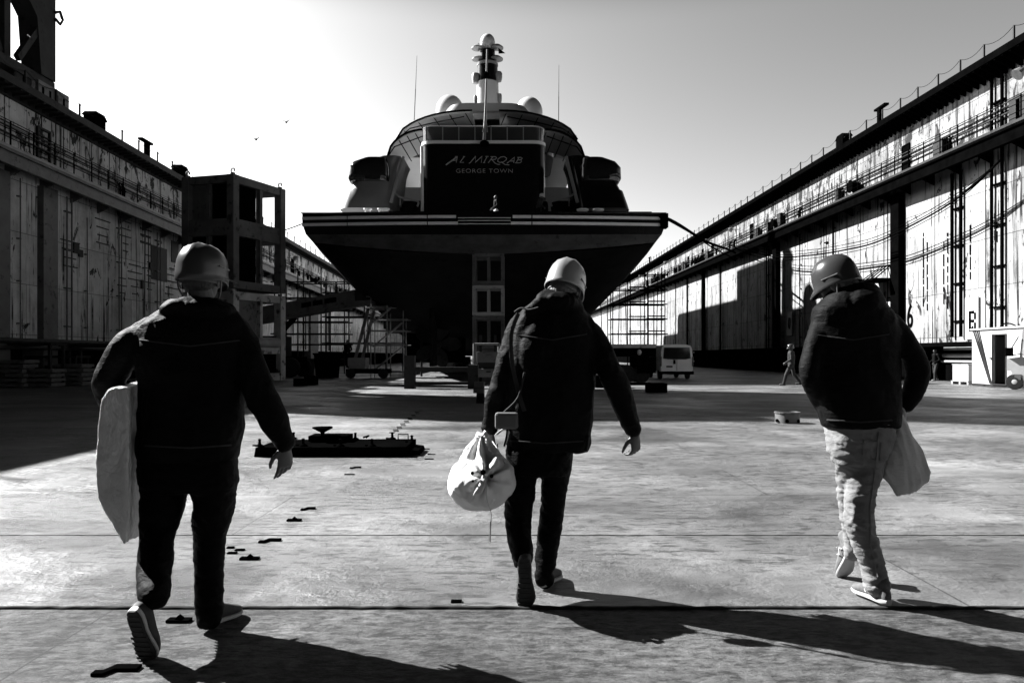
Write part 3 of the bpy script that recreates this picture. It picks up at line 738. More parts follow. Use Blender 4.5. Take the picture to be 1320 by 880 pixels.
yk('saloon_glazing', rbox(AX(55), 54.5, 5.0, 8, 1.5, W(0, 200, 55).z, W(0, 187, 55).z), 'glass', smooth=True)
# inner pale sunroof seen through the balustrade
yk('sun_lounge', rbox(AX(49), 48.6, 1.9, 3, .5, 13.9, 15.0, 1.6), 'ywhite', smooth=True)
yk('sun_deck', rbox(AX(62), 60, 4.6, 12, 2, W(0, 168, 61).z, W(0, 159, 61).z), 'ywhite', smooth=True)
yk('roof', rbox(AX(64), 62, 3.85, 12, 1.6, W(0, 153, 64).z, W(0, 143, 64).z, 3.3), 'ygrey', smooth=True)
m = MB()
for k in range(7):
    x = AX(62) - 4 + 8 * k / 6; m.box((x, 60.6, W(0, 157, 60).z + .35), (.05, .05, .8))
m.tube([(AX(62) - 4.2, 60.6, W(0, 157, 60).z + .75), (AX(62) + 4.2, 60.6, W(0, 157, 60).z + .75)], .035, 5); yk('sun_deck_rail', m, 'ywhite')
# bodies of the superstructure (they cast the shadow on the right wall)
yk('deckhouse', rbox(AX(90), 56, 8.6, 76, 2, 9.1, 14.0, 8.5), 'ygrey', smooth=True)
yk('upper_deckhouse', rbox(AX(66), 60, 5.0, 24, 2, 14.003, 20.9, 4.8), 'ygrey', smooth=True)
yk('midship_deckhouse', rbox(AX(100), 84.1, 7.3, 40, 2, 14.003, 20.9, 7.0), 'ygrey', smooth=True)
yk('side_deck_slab', rbox(AX(80), 60, 7.7, 66, 2, 17.3, 17.7), 'ygrey', smooth=True)
yk('top_deck_slab', rbox(AX(88), 73, 8.0, 32, 2, 20.95, 21.5), 'ygrey', smooth=True)
yk('forward_deckhouse', rbox(AX(120), 104.1, 7.5, 24, 2, 17.71, 20.0, 6.0), 'ygrey', smooth=True)
yk('side_deck_roof', rbox(AX(68), 62, 7.8, 10.9, 2, 19.3, 20.1), 'ygrey', smooth=True)
yk('topmost_deckhouse', rbox(AX(98), 84, 7.2, 30, 2, 21.503, 23.5, 7.0), 'ygrey', smooth=True)
yk('funnel', rbox(AX(82), 77.2, 1.05, 11.5, .5, 21.5, 31.2, 1.0), 'ywhite', smooth=True)
# satellite domes
for sg, px, py, rr in ((-1, 580, 143, 18), (1, 682, 145, 17.5)):
    Y = 68; p = W(px, py, Y); r = rr * sc(Y)
    m = MB(); m.ell(p, (r, r, r * 1.12), nu=28, nv=16); m.lathe((p.x, p.y, p.z - r * 1.9), [(r * .5, 0), (r * .6, r), (r * .8, r * 1.3)], 20); yk('satellite_dome', m, 'ywhite', smooth='all')
# mast
Y = 75; k_ = sc(Y); mx = W(628.5, 0, Y).x
def mz(py): return W(0, py, Y).z
def mr(r0, r1, a, b, nm, mat, dx=0): 
    m = MB(); m.lathe((mx + dx, Y, 0), [(r0 * k_, mz(a)), (r1 * k_, mz(b))], 24); return yk(nm, m, mat, smooth=True)
mast = mr(15, 14, 146, 107.3, 'mast', 'ywhite'); mr(13.2, 13, 107.2, 86, 'mast_black_band', 'hull'); mr(13.6, 13.6, 85.9, 82.5, 'mast_collar', 'ygrey'); mr(10, 9.5, 82.4, 66, 'mast_head', 'hull')
mr(7, 8, 65.9, 62, 'dome_base', 'ywhite')
m = MB(); m.ell((mx + 0 * k_, Y, mz(55)), (9.6 * k_, 9.6 * k_, 11 * k_), nu=28, nv=16); yk('mast_dome', m, 'ywhite', smooth='all')
for dx, py, r in ((-12, 64.5, 8.5), (12, 64, 8.5), (-12, 78.5, 8), (11, 78.5, 9)):
    m = MB(); m.lathe((mx + dx * k_, Y - .2, mz(py)), [(r * k_, 0), (r * 1.0 * k_, .12), (r * .55 * k_, .35), (.1, .4)], 20); m.bar((mx, Y - .2, mz(py) - .2), (mx + dx * k_, Y - .2, mz(py)), .12, .2); yk('mast_platform', m, 'ygrey', smooth=True)
for dx, py, wd in ((14, 101, 5), (-15, 103, 5), (15.5, 129, 3), (-15.5, 131, 2)):
    m = MB(); m.lathe((mx + dx * k_, Y - .3, mz(py)), [(wd * k_ * .8, -.45), (wd * k_, -.1), (wd * k_, .35), (wd * k_ * .8, .5)], 16); yk('antenna_pod', m, 'ygrey', smooth=True)
m = MB(); m.add([(mx + 14 * k_, Y - .8, mz(66)), (mx + 23 * k_, Y - .6, mz(72)), (mx + 14.5 * k_, Y - .8, mz(73.5)), (mx + 14 * k_, Y - .77, mz(66)), (mx + 23 * k_, Y - .57, mz(72)), (mx + 14.5 * k_, Y - .77, mz(73.5))], [(0, 1, 2), (5, 4, 3), (0, 3, 4, 1), (1, 4, 5, 2), (2, 5, 3, 0)]); yk('pennant', m, 'black')
m = MB()
for dx, a, b in ((-12, 66, 56), (9, 64, 55)): m.tube([(mx + dx * k_, Y, mz(a)), (mx + dx * k_, Y, mz(b))], .05, 5)
yk('mast_aerial', m, 'dark')
# ensign staff at the stern block
Yf = 43.4; m = MB(); m.tube([W(624, 186, Yf), W(626, 140, Yf), W(628, 64, Yf + .2)], [.09, .07, .045], 8); st = yk('flagstaff', m, 'ygrey', smooth=True)
m = MB(); m.lathe(W(624.5, 186, Yf - .05), [(.28, -.1), (.26, .12), (.12, .22)], 14); m.lathe(W(626.5, 97, Yf), [(.05, -.2), (.16, -.08), (.16, .08), (.05, .2)], 10); m.build('staff_socket', M['black'], st)
m = MB(); m.tube([W(622, 170, Yf), W(626, 150, Yf + .3)], .04, 6); m.tube([W(628, 170, Yf), W(626, 150, Yf + .3)], .04, 6); m.build('staff_stay', M['ygrey'], st)
# whip aerials
for a, b, c in ((534, 155, (537.5, 72)), (720, 162, (720.5, 84))):
    m = MB(); p = W(a, b, 60); q = W(c[0], c[1], 60); mid = p.lerp(q, .48); m.tube([p, mid, mid + Vector((0, 0, .01)), q], [.035, .035, .028, .014], 6); yk('whip_aerial', m, 'grey')
# stern wings with dark wraparound windows
def wing(sg):
    Yw = 42.6; m = MB(); C = lambda px, py: W(px, py, Yw)
    # outline levels: (py, outer px, inner px) for the left; mirrored in world about the axis
    lv = [(269, 436, 504), (262, 438, 505), (244, 444, 508), (243, 447, 508.5), (233, 452, 510), (213, 455, 514), (205, 470, 517), (200, 486, 518.5)]
    R = []
    for (py, xo, xi) in lv:
        z = C(0, py).z; bo = AX(Yw) - C(xo, 0).x; bi = AX(Yw) - C(xi, 0).x
        cxm = (bo + bi) / 2; hw = (bo - bi) / 2
        dep = 5.5 - (z - 9) * .45
        R.append([Vector((AX(Yw) + sg * x, y + .12 * (z - 9), z)) for x, y in rbox_plan(cxm, Yw - .4, hw, dep, min(.9, hw * .8), 5)])
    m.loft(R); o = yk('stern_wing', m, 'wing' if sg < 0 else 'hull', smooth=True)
    m = MB(); R = []
    for (py, xo, xi, g) in ((234, 450, 502, 0), (230, 447.5, 502.5, .03), (216, 448, 502.5, .05), (209, 454, 501, .04), (204.5, 468, 499, 0)):
        z = C(0, py).z; bo = AX(Yw) - C(xo, 0).x; bi = AX(Yw) - C(xi, 0).x; cxm = (bo + bi) / 2; hw = (bo - bi) / 2
        R.append([Vector((AX(Yw) + sg * x, y, z)) for x, y in rbox_plan(cxm, Yw - .42 - g, hw, 4.6, min(.7, hw * .8), 5)])
    m.loft(R); m.build('wing_window', M['glass'], o, smooth=True)
    m = MB(); p0 = AX(Yw) + sg * (AX(Yw) - C(518, 0).x); 
    m.tube([(AX(Yw) + sg * (AX(Yw) - C(505, 0).x), 42.4, C(0, 262).z), (AX(Yw) + sg * (AX(Yw) - C(519, 0).x), 42.8, C(0, 201).z)], .1, 8); m.build('wing_edge', M['ygrey'], o, smooth=True)
    # step and handrail between wing and block
    m = MB()
    for i in range(7): m.b2((AX(44) + sg * 4.0, 44 + i * .35, 9.0 + i * .28), (AX(44) + sg * 6.0, 44.34 + i * .35, 9.25 + i * .28))
    yk('stair', m, 'hull')
    m = MB(); f = lambda px, py, Y=43.2: Vector((AX(43) + sg * (AX(43) - W(px, 0, Y).x), Y, W(0, py, Y).z))
    m.tube(smooth_path([f(511, 241), f(509, 248), f(516, 254), f(530, 257.5), f(539, 260), f(538, 266)], 4), .06, 6)
    m.tube([f(516, 255), f(516, 266)], .035, 5); yk('stair_handrail', m, 'ygrey', smooth=True)
wing(-1); wing(1)
# mooring bitts on deck
for grp, xs in ((-1, (474, 492, 497)), (1, (751, 771))):
    for px in xs:
        Yb = 40.8; p = W(px, 0, Yb); p.z = 8.96; m = MB()
        hgt = .38
        m.lathe((p.x, p.y, p.z), [(.2, 0), (.17, .05), (.14, .2), (.17, hgt - .04), (.24, hgt), (.24, hgt + .06), (.1, hgt + .08)] if grp < 0 else [(.3, 0), (.28, .06), (.2, .12), (.22, .25), (.32, .33), (.33, .4), (.12, .42)], 16); yk('bollard', m, 'stripe', smooth=True)
m = MB(); m.b2((AX(40) - 3.9, 39.9, 8.99), (AX(40) - .9, 40.1, 9.08)); m.b2((AX(40) + 1.5, 39.9, 9.0), (AX(40) + 9, 40.15, 9.06)); yk('bulwark_cap', m, 'black')
# ropes from the stern
def rope(pts, r, label, n=5):
    m = MB(); m.tube(smooth_path(pts, n), r, 6); return tag(m.build('mooring_rope', M['black'], None, True), label, 'rope', 'mooring ropes of the yacht')
e = lambda px, py, Y: W(px, py, Y)
rope([e(848, 279, 40.2), e(858, 281, 40), e(885, 296, 44), e(912, 312, 50), e(940, 322, 62), e(948, 326, 68)], .09, 'thick black rope from the yacht corner up to the right wall')
rope([e(830, 278, 40.6), e(858, 280, 40.1), e(890, 298, 44.6), e(915, 317, 50), e(942, 331, 62), e(950, 334, 67)], .05, 'thinner black rope from the yacht corner to the right walkway')
rope([e(391, 288, 40.1), e(375, 294, 43), e(359, 298.5, 46), e(330, 303, 56)], .035, 'thin rope from the left corner of the yacht to the left wall')

# rudders, shafts and propellers under the stern
for sg in (-1, 1):
    m = MB(); x = AX(46) + sg * 3.2; m.loft([[Vector((x - .12, 45, z)), Vector((x, 44.8, z)), Vector((x + .12, 45, z)), Vector((x + .1, 47.2, z)), Vector((x, 47.4, z)), Vector((x - .1, 47.2, z))] for z in (.7, 4.2)]); yk('rudder', m, 'antifoul')
    m = MB(); m.tube([(x, 48, 2.1), (x, 62, 2.4)], .2, 10); m.lathe((x, 47.9, 2.1), [(.05, -.5), (.3, -.2), (.32, .3)], 14, axis=(0, 1, 0))
    for k in range(5):
        a = 2 * pi * k / 5; m.loft([[Vector((x, 47.9, 2.1)) + Vector((cos(a) * r + sin(a) * w_, .12 * w_ * 4, sin(a) * r - cos(a) * w_)) for w_ in (-wd, 0, wd)] + [Vector((x, 47.97, 2.1)) + Vector((cos(a) * r + sin(a) * w_, .12 * w_ * 4, sin(a) * r - cos(a) * w_)) for w_ in (wd, 0, -wd)] for r, wd in ((.25, .15), (.8, .45), (1.3, .4), (1.6, .1))])
    yk('propeller', m, 'dark')
# ================================================================== things standing on the dock floor
# ---- frame tower on the left: two dark frames on two pale ones
N = Vector((-14.4, 37.9, 0)); Rr_ = Vector((-13.05, 41.2, 0)); Lf = Vector((-17.0, 38.6, 0))
def frame_tower(z0, levels, mat, name, label, panels, lugs):
    t = thing(name, (N.x, N.y, z0), label, 'steel frame', 'steel frames stacked in the left tower')
    a = (Lf - N); la = a.length; a.normalize(); b = (Rr_ - N); lb = b.length; b.normalize(); up = Vector((0, 0, 1))
    corners = [N, N + a * la, N + b * lb, N + a * la + b * lb]
    post = .4
    zt = levels[-1]
    m = MB()
    Rm = Matrix((b, -a, up)).transposed()
    for c in corners: m.box(Vector((c.x, c.y, (z0 + zt) / 2)) + (a + b) * 0, (post, post, zt - z0), Rm)
    m.build('corner_post', M[mat], t)
    m = MB()
    for q in (N + a * la * .52, N + b * lb * .55, N + b * lb + a * la * .5, N + a * la + b * lb * .5): m.box((q.x, q.y, (z0 + zt) / 2), (.2, .2, zt - z0 - .02), Rm)
    m.build('mullion', M[mat], t)
    for k, z in enumerate([z0] + levels):
        h = .85 if 0 < k < len(levels) else .4
        zz = z + h / 2 if k == 0 else (z - h / 2 if k == len(levels) else z)
        m = MB()
        for (p, d, l) in ((N, a, la), (N, b, lb), (N + a * la, b, lb), (N + b * lb, a, la)):
            A = p + d * (post / 2 + .003); B = p + d * (l - post / 2 - .003); m.bar((A.x, A.y, zz), (B.x, B.y, zz), post * .8, h)
        m.build('ring_beam', M[mat], t)
    for (face, i, z_0, z_1, mt) in panels:
        d, l = (a, la) if face == 'a' else (b, lb)
        A = N + d * (l * (.06 if i == 0 else .56)) ; B = N + d * (l * (.5 if i == 0 else .95)); off = (b if face == 'a' else a) * .12
        m = MB(); m.bar((A.x + off.x, A.y + off.y, (z_0 + z_1) / 2), (B.x + off.x, B.y + off.y, (z_0 + z_1) / 2), .04, z_1 - z_0); m.build('infill_panel', M[mt], t)
    if lugs:
        for c in corners:
            m = MB(); m.box((c.x, c.y, zt + .06), (.2, .12, .12), Rm); m.tube([c + Vector((0, 0, zt + .1)) + a * (.11 * cos(x)) + up * (.12 + .11 * sin(x)) for x in [pi * k / 6 for k in range(-1, 8)]], .035, 6); m.build('lifting_lug', M[mat], t)
    return t
frame_tower(4.78, [7.9, 10.55], 'frame_u', 'stacked_frame', 'dark two storey steel frame with lifting lugs on top of the pale frame', [('a', 0, 8.2, 10.2, 'black'), ('b', 0, 8.2, 10.2, 'black'), ('a', 0, 5.1, 7.7, 'black'), ('a', 1, 5.1, 7.7, 'black'), ('b', 0, 5.1, 7.7, 'black'), ('a', 1, 8.2, 10.2, 'frame_u')], True)
frame_tower(0.0, [1.87, 4.62], 'frame_l', 'stacked_frame', 'pale two storey steel frame at the foot of the dark one', [('b', 0, 2.1, 4.3, 'grey'), ('a', 0, 2.1, 4.3, 'grey'), ('b', 1, .3, 1.7, 'black'), ('b', 0, .3, 1.7, 'dark')], True)
m = MB(); m.lathe((-13.6, 39.6, 2.05), [(.28, -1.3), (.28, 1.3)], 14, axis=(.4, .9, 0)); tag(m.build('pipe_roll', M['light'], None, True), 'pale roll lying across the pale frame of the left tower', 'roll')

# ---- telescopic boom lift
Yb = 48
bl = thing('boom_lift', (W(372, 0, Yb).x, Yb, 0), 'grey telescopic boom lift reaching under the yacht stern', 'boom lift')
def bk(n, m, mat, par=None, **k): return m.build(n, M[mat], par or bl, **k)
p0 = W(325, 409, Yb); p1 = W(484, 380.5, Yb - 1); p2 = W(606, 372, Yb - 2.5)
m = MB(); m.bar(p0, p1, .75, 1.05); bm_ = bk('boom', m, 'grey')
m = MB(); d = (p1 - p0)
for k in range(15):
    if k in (4, 9): continue
    t = .43 + k * .0185; a = p0 + d * t + Vector((0, -.40, .14)); m.box(a, (.17, .02, .3), None)
    
m.build('boom_marking', M['black'], bm_)
m = MB(); m.bar(p1 + Vector((-1.2, 0, -.05)), p2, .5, .62); bk('inner_boom', m, 'dark')
m = MB(); m.box(p1 + Vector((-.45, -.4, .05)), (.38, .06, .36)); m.build('boom_end_plate', M['black'], bm_)
m = MB(); m.box(p2 + Vector((.5, 0, -.9)), (1.8, 1.2, .15)); m.ringrect(p2 + Vector((-.4, -.6, -.85)), (1, 0, 0), (0, 0, 1), 1.8, 1.1, .06, .06); m.ringrect(p2 + Vector((-.4, .6, -.85)), (1, 0, 0), (0, 0, 1), 1.8, 1.1, .06, .06); bk('platform', m, 'dark')
m = MB(); m.bar(W(392, 396, Yb), W(352, 440, Yb), .25, .3); bk('lift_cylinder', m, 'black')
cx0 = W(358, 0, Yb).x
m = MB(); m.b2((cx0 - 3.2, Yb - 1.1, .55), (cx0 + 1.6, Yb + 1.1, 1.3)); bk('chassis', m, 'black')
m = MB(); m.b2((cx0 - 3.6, Yb - 1.0, 1.303), (cx0 + .6, Yb + 1.0, 2.6)); m.b2((cx0 - 3.6, Yb - .6, 2.603), (cx0 - 2.0, Yb + .6, 3.9)); bk('turntable', m, 'dark')
for dx in (-2.6, 1.2):
    for dy in (-1.3, 1.3):
        m = MB(); m.lathe((cx0 + dx, Yb + dy, .62), [(.3, -.22), (.58, -.2), (.62, -.12), (.62, .12), (.58, .2), (.3, .22)], 22, axis=(0, 1, 0)); wh = bk('wheel', m, 'rubber', smooth=True)
        m = MB(); m.lathe((cx0 + dx, Yb + dy, .62), [(.3, -.2), (.28, .2)], 16, axis=(0, 1, 0)); m.build('rim', M['grey'], wh)

# ---- tube scaffolds
def scaffold(x0, Y0, nx, ny, levels, bx, by, label, boards=(), mat='dark', r=.035, lean=0, zt=None):
    t = thing('scaffold', (x0, Y0, 0), label, 'scaffold')
    m = MB()
    for i in range(nx + 1):
        for j in range(ny + 1):
            top = levels[-1] + (.6 if (i + j) % 2 else 1.1)
            m.tube([(x0 + i * bx, Y0 + j * by, 0), (x0 + i * bx + lean, Y0 + j * by, top)], r, 6)
    m.build('upright', M[mat], t)
    for k, z in enumerate(levels):
        m = MB()
        for j in range(ny + 1): m.tube([(x0 - .3, Y0 + j * by, z), (x0 + nx * bx + .3, Y0 + j * by, z)], r, 6)
        for i in range(nx + 1): m.tube([(x0 + i * bx, Y0 - .2, z + .03), (x0 + i * bx, Y0 + ny * by + .2, z + .03)], r, 6)
        m.build('ledger', M[mat], t)
    for (k, i0, i1) in boards: m = MB(); m.b2((x0 + i0 * bx, Y0 + .05, levels[k] + .08), (x0 + i1 * bx, Y0 + by * ny - .05, levels[k] + .14)); m.build('board', M['wood'], t)
    return t
X0 = W(354, 0, 56).x
scaffold(X0, 56, 3, 1, [1.0, 2.2, 3.0, 3.9, 4.8, 5.7, 6.9], 1.75, 1.5, 'dark tube scaffold against the left wall beside the pale frame', [(0, 0, 3)], 'dark', .05)
X0 = W(420, 0, 62).x
scaffold(X0, 62, 2, 1, [2.4, 4.6, 5.8, 6.6], 3.2, 1.5, 'wide dark tube scaffold behind the boom of the lift', [], 'dark', .06)
X0 = W(478, 0, 46).x
s3 = scaffold(X0, 46, 2, 1, [.35, 2.0, 2.9, 3.6, 4.3, 5.0], 1.0, 1.3, 'narrow scaffold stair tower by the left side of the yacht stern', [(1, 0, 2), (4, 0, 2)], 'gal', .035)
m = MB()
for k in range(3): m.bar((X0 + .1, 46.3, .4 + k * 1.5), (X0 + 1.9, 46.3, 1.9 + k * 1.5), .5, .06)
m.build('ladder', M['gal'], s3)
Yr = 88
lv = [2.2 + 1.75 * k for k in range(6)]
X0 = W(790, 0, Yr).x
s4 = scaffold(X0, Yr, 3, 1, lv, 2.05, 2.0, 'tall open scaffold tower beside the right flank of the yacht', [(1, 1, 2), (3, 1, 2), (2, 2, 3)], 'black', .07)
m = MB()
for k in (0, 1, 2, 3, 4): 
    for q in (0, 1): m.bar((X0 + (2.1 if q else 4.2), Yr + q * .9, lv[k] + .35), (X0 + (4.0 if q else 6.1), Yr + q * .9, lv[k] + .35), .8, .12)
m.build('working_platform', M['black'], s4)
m = MB()
for i, px in enumerate((776, 783, 797, 808, 836, 846)): m.tube([W(px, 446, Yr - 6), W(px + (i % 3 - 1) * 2, 372 - (i * 7) % 20, Yr - 6)], .05, 5)
pl_ = m.build('leaning_poles', M['black']); tag(pl_, 'loose dark scaffold poles standing beside the right scaffold tower', 'scaffold poles')
pl_['kind'] = 'stuff'

# ---- steel frame tower and machine under the transom
kt = thing('support_tower', (W(629, 0, 38.5).x, 38.5, 0), 'dark box frame support tower standing under the middle of the yacht transom', 'support tower')
Yt = 38.5; xa = W(609, 0, Yt).x; xb = W(650, 0, Yt).x
zs = [0, W(0, 450, Yt).z, W(0, 407, Yt).z, W(0, 367, Yt).z, W(0, 326, Yt).z]
for k in range(4):
    m = MB(); mt = 'light' if k == 2 else 'frame_u'
    for yy in (Yt, Yt + 1.5):
        m.ringrect((xa, yy, zs[k] + .02), (1, 0, 0), (0, 0, 1), xb - xa, zs[k + 1] - zs[k] - .05, .17, .2)
        m.b2(((xa + xb) / 2 - .06, yy - .09, zs[k] + .2), ((xa + xb) / 2 + .06, yy + .09, zs[k + 1] - .21))
    for xx in (xa + .08, xb - .08): m.b2((xx - .07, Yt + .11, zs[k] + .03), (xx + .07, Yt + 1.39, zs[k] + .18)); m.b2((xx - .07, Yt + .11, zs[k + 1] - .2), (xx + .07, Yt + 1.39, zs[k + 1] - .06))
    m.build('box_frame', M[mt], kt)
# forklift seen from behind
Yk = 33; xk = W(627, 0, Yk).x
fk = thing('forklift', (xk, Yk, 0), 'forklift with pale rear panels parked under the yacht transom', 'forklift')
def fb(n, m, mat, **k): return m.build(n, M[mat], fk, **k)
z_ = lambda py: W(0, py, Yk).z
m = MB()
for sx in (-.55, .55):
    m.tube([(xk + sx, Yk, z_(470)), (xk + sx, Yk + .1, z_(443)), (xk + sx, Yk + 1.3, z_(443))], .05, 8); m.tube([(xk + sx, Yk + 1.4, .5), (xk + sx, Yk + 1.3, z_(443))], .05, 8)
for yy in (.1, .5, .9, 1.3): m.tube([(xk - .55, Yk + yy, z_(443)), (xk + .55, Yk + yy, z_(443))], .04, 6)
fb('overhead_guard', m, 'grey', smooth=True)
m = MB(); m.b2((xk - .42, Yk - .1, z_(467)), (xk + .55, Yk + .8, z_(453.5))); m.box((xk + .1, Yk - .12, z_(458)), (.2, .03, .06)); fb('rear_panel', m, 'grey', bevel=.04)
m = MB(); m.b2((xk - .42, Yk - .15, z_(486)), (xk + .6, Yk + 1.3, z_(475))); fb('counterweight', m, 'grey', bevel=.05)
m = MB(); m.b2((xk - .4, Yk + .02, z_(475) + .003), (xk + .5, Yk + 1.0, z_(467) - .003)); m.box((xk + .1, Yk - .17, z_(479)), (.2, .03, .06)); fb('engine_cover', m, 'dark')
for sx in (-.5, .5):
    for yy in (.25, 1.5):
        m = MB(); m.lathe((xk + sx, Yk + yy, .3), [(.15, -.12), (.28, -.11), (.3, -.06), (.3, .06), (.28, .11), (.15, .12)], 18, axis=(1, 0, 0)); fb('wheel', m, 'rubber', smooth=True)
m = MB(); m.b2((xk - .4, Yk + 1.75, .1), (xk - .28, Yk + 1.9, 2.3)); m.b2((xk + .28, Yk + 1.75, .1), (xk + .4, Yk + 1.9, 2.3)); m.b2((xk - .4, Yk + 1.9, .08), (xk - .2, Yk + 2.9, .14)); m.b2((xk + .2, Yk + 1.9, .08), (xk + .4, Yk + 2.9, .14)); fb('mast', m, 'dark')

# ---- trestle beam and block stacks nearest the stern
Yq = 30.5
def q(px, py, Y=Yq): return W(px, py, Y)
tr = thing('timber_trestle', (q(570, 0).x, Yq, 0), 'low dark trestle of thick posts and long beams in front of the yacht', 'trestle')
for px in (528.5, 610):
    m = MB(); m.b2((q(px - 6.5, 0).x, Yq - .25, 0), (q(px + 6.5, 0).x, Yq + .25, q(0, 458 if px < 600 else 470).z)); m.build('post', M['dark'], tr)
m = MB(); m.b2((q(522, 0).x, Yq - .22, q(0, 480).z), (q(603, 0).x, Yq + .22, q(0, 473).z)) if False else m.b2((q(535.2, 0).x, Yq - .22, q(0, 479).z), (q(603.3, 0).x, Yq + .22, q(0, 473).z)); m.build('beam', M['dark'], tr)
m = MB(); m.b2((q(535.2, 0).x, Yq - .2, q(0, 495.5).z), (q(603.3, 0).x, Yq + .2, q(0, 492).z)); m.build('lower_beam', M['dark'], tr)
def block(px0, px1, py0, py1, Y, dep, mat, label, grp):
    a = W(px0, py1, Y); b = W(px1, py0, Y); m = MB(); m.b2((a.x, Y, max(a.z, 0)), (b.x, Y + dep, b.z)); return tag(m.build('keel_block', M[mat], None, bevel=.015), label, 'block', grp)
Yc = 20.9; gz = lambda py: W(0, py, Yc).z
for k, (h0, h1, x0, x1, mt, lab) in enumerate(((0, .28, 614, 624, 'dark', 'dark bottom block of the small stack before the yacht'), (.283, .42, 610, 624, 'grey', 'thin grey block second from the bottom of the small stack'), (.423, .6, 611, 624, 'grey', 'grey block on top of the small stack before the yacht'))):
    m = MB(); m.b2((W(x0, 0, Yc).x, Yc, h0), (W(x1, 0, Yc).x, Yc + .4, h1)); tag(m.build('keel_block', M[mt], None, bevel=.012), lab, 'block', 'blocks of the small stack')
# keel blocks in rows under the hull
kb = MB(); kb.b2((-.45, -.7, 0), (.45, .7, .8)); kb0 = kb.build('keel_block', M['concrete'], None, bevel=.02)
m = MB(); m.b2((-.4, -.6, .803), (.4, .6, 1.3)); m.build('timber_cap', M['wood'], kb0)
tag(kb0, 'concrete keel block with a timber cap under the yacht', 'keel block', 'keel blocks under the yacht')
first = True
for i in range(11):
    for dx in (-3.2, 0, 3.2):
        Y = 62 + i * 4.5
        if first: kb0.location = (AX(Y) + dx, Y, 0); first = False
        else: dup(kb0, (AX(Y) + dx, Y, 0))
# side shoring: dark bins and boxes left of the stern
def bin_(px, py0, py1, Y, r_px, mat, label):
    a = W(px, py1, Y); r = r_px * sc(Y); h = W(0, py0, Y).z; m = MB(); m.lathe((a.x, Y, 0), [(r * .85, 0), (r * .9, h * .3), (r, h * .92), (r * 1.08, h * .94), (r * 1.08, h), (r * .95, h)], 20); return tag(m.build('waste_bin', M[mat], None, True), label, 'bin')
bin_(422, 455, 485, 46, 17, 'black', 'large round black bin by the left scaffold')
bin_(396, 462, 484, 50, 10, 'dark', 'smaller dark bin left of the large black one')
a = W(448, 472, 44); b = W(471, 461, 44); m = MB(); m.b2((a.x, 44, a.z), (b.x, 45.2, b.z)); m.b2((a.x + .05, 44.1, a.z - .15), (b.x - .05, 45.1, a.z - .003)); crt = m.build('crate', M['light'], None, bevel=.02); tag(crt, 'pale box crate on the dark skid below the leaning boards', 'crate')
sk = thing('equipment_skid', (W(465, 0, 44).x, 44, 0), 'dark equipment skid carrying the pale crate by the left scaffold', 'skid')
m = MB(); m.b2((W(446, 0, 44).x, 43.9, .3), (W(500, 0, 44).x, 45.4, W(0, 472, 44).z - .16)); m.build('bed', M['black'], sk)
for px in (452, 494):
    m = MB(); m.lathe((W(px, 0, 44).x, 44, .3), [(.1, -.15), (.28, -.14), (.3, 0), (.28, .14), (.1, .15)], 16, axis=(0, 1, 0)); m.build('wheel', M['rubber'], sk, True)
for i, (px, py, qx, qy, lab) in enumerate(((458, 460, 478, 385, 'long pale board leaning left of the stair tower, left one'), (467, 460, 484, 392, 'long pale board leaning left of the stair tower, right one'))):
    m = MB(); m.bar(W(px, py + 2, 45.5), W(qx, qy, 47.6), .2, .05, (0, -1, .2)); tag(m.build('leaning_board', M['gal']), lab, 'board', 'boards leaning by the stair tower')
m = MB(); m.b2((W(378, 0, 33).x, 33, 0), (W(391, 0, 33).x, 33.6, .32)); tag(m.build('timber_block', M['black']), 'low black block on the floor, left of two by the frame tower', 'block', 'low blocks by the frame tower')
m = MB(); m.b2((W(391.6, 0, 34.2).x, 34.2, 0), (W(406, 0, 34.2).x, 34.8, .42)); tag(m.build('timber_block', M['black']), 'low black block on the floor, right and taller of two by the frame tower', 'block', 'low blocks by the frame tower')

# ---- clutter along the foot of the left wall: tables, pallets, pipes
rnd = random.Random(3)
def bench(x, Y, wd, h, label, dep=1.2):
    t = thing('work_table', (x, Y, 0), label, 'table', 'work tables along the left wall')
    m = MB(); m.b2((x - wd / 2, Y - dep / 2, h - .1), (x + wd / 2, Y + dep / 2, h)); m.build('table_top', M['dark'], t)
    for sx in (-1, 1):
        for sy in (-1, 1):
            m = MB(); m.box((x + sx * (wd / 2 - .12), Y + sy * (dep / 2 - .12), (h - .103) / 2), (.12, .12, h - .103)); m.build('leg', M['dark'], t)
    return t
bench(W(30, 0, 33).x, 33, 3.2, 1.9, 'high dark steel work table nearest the left edge of the photo')
bench(W(75, 0, 35).x, 35, 2.4, 1.35, 'lower dark steel work table behind the highest one')
bench(W(122, 0, 37).x, 37, 2.2, 1.85, 'dark steel work table beside the mattress carrier arm')
def pallet(x, Y, z, label, mat='wood', n=5):
    t = thing('timber_stack', (x, Y, z), label, 'timber stack', 'timber stacks by the left wall'); 
    m = MB()
    for k in range(n):
        m.b2((x - .8 + rnd.uniform(-.06, .06), Y - .5, z + k * .2 + .04), (x + .8 + rnd.uniform(-.06, .06), Y + .5, z + k * .2 + .16))
        for dx in (-.6, 0, .6): m.b2((x + dx - .05, Y - .48, z + k * .2), (x + dx + .05, Y + .48, z + k * .2 + .038))
    m.build('planks', M[mat], t); return t
pallet(W(92, 0, 34).x, 34, 0, 'stack of planks on the floor between the work tables')
pallet(W(52, 0, 32.5).x, 32.5, 0, 'stack of planks under the highest work table', n=4)
pallet(W(12, 0, 32).x, 32.2, 0, 'stack of planks at the far left by the wall', n=6)
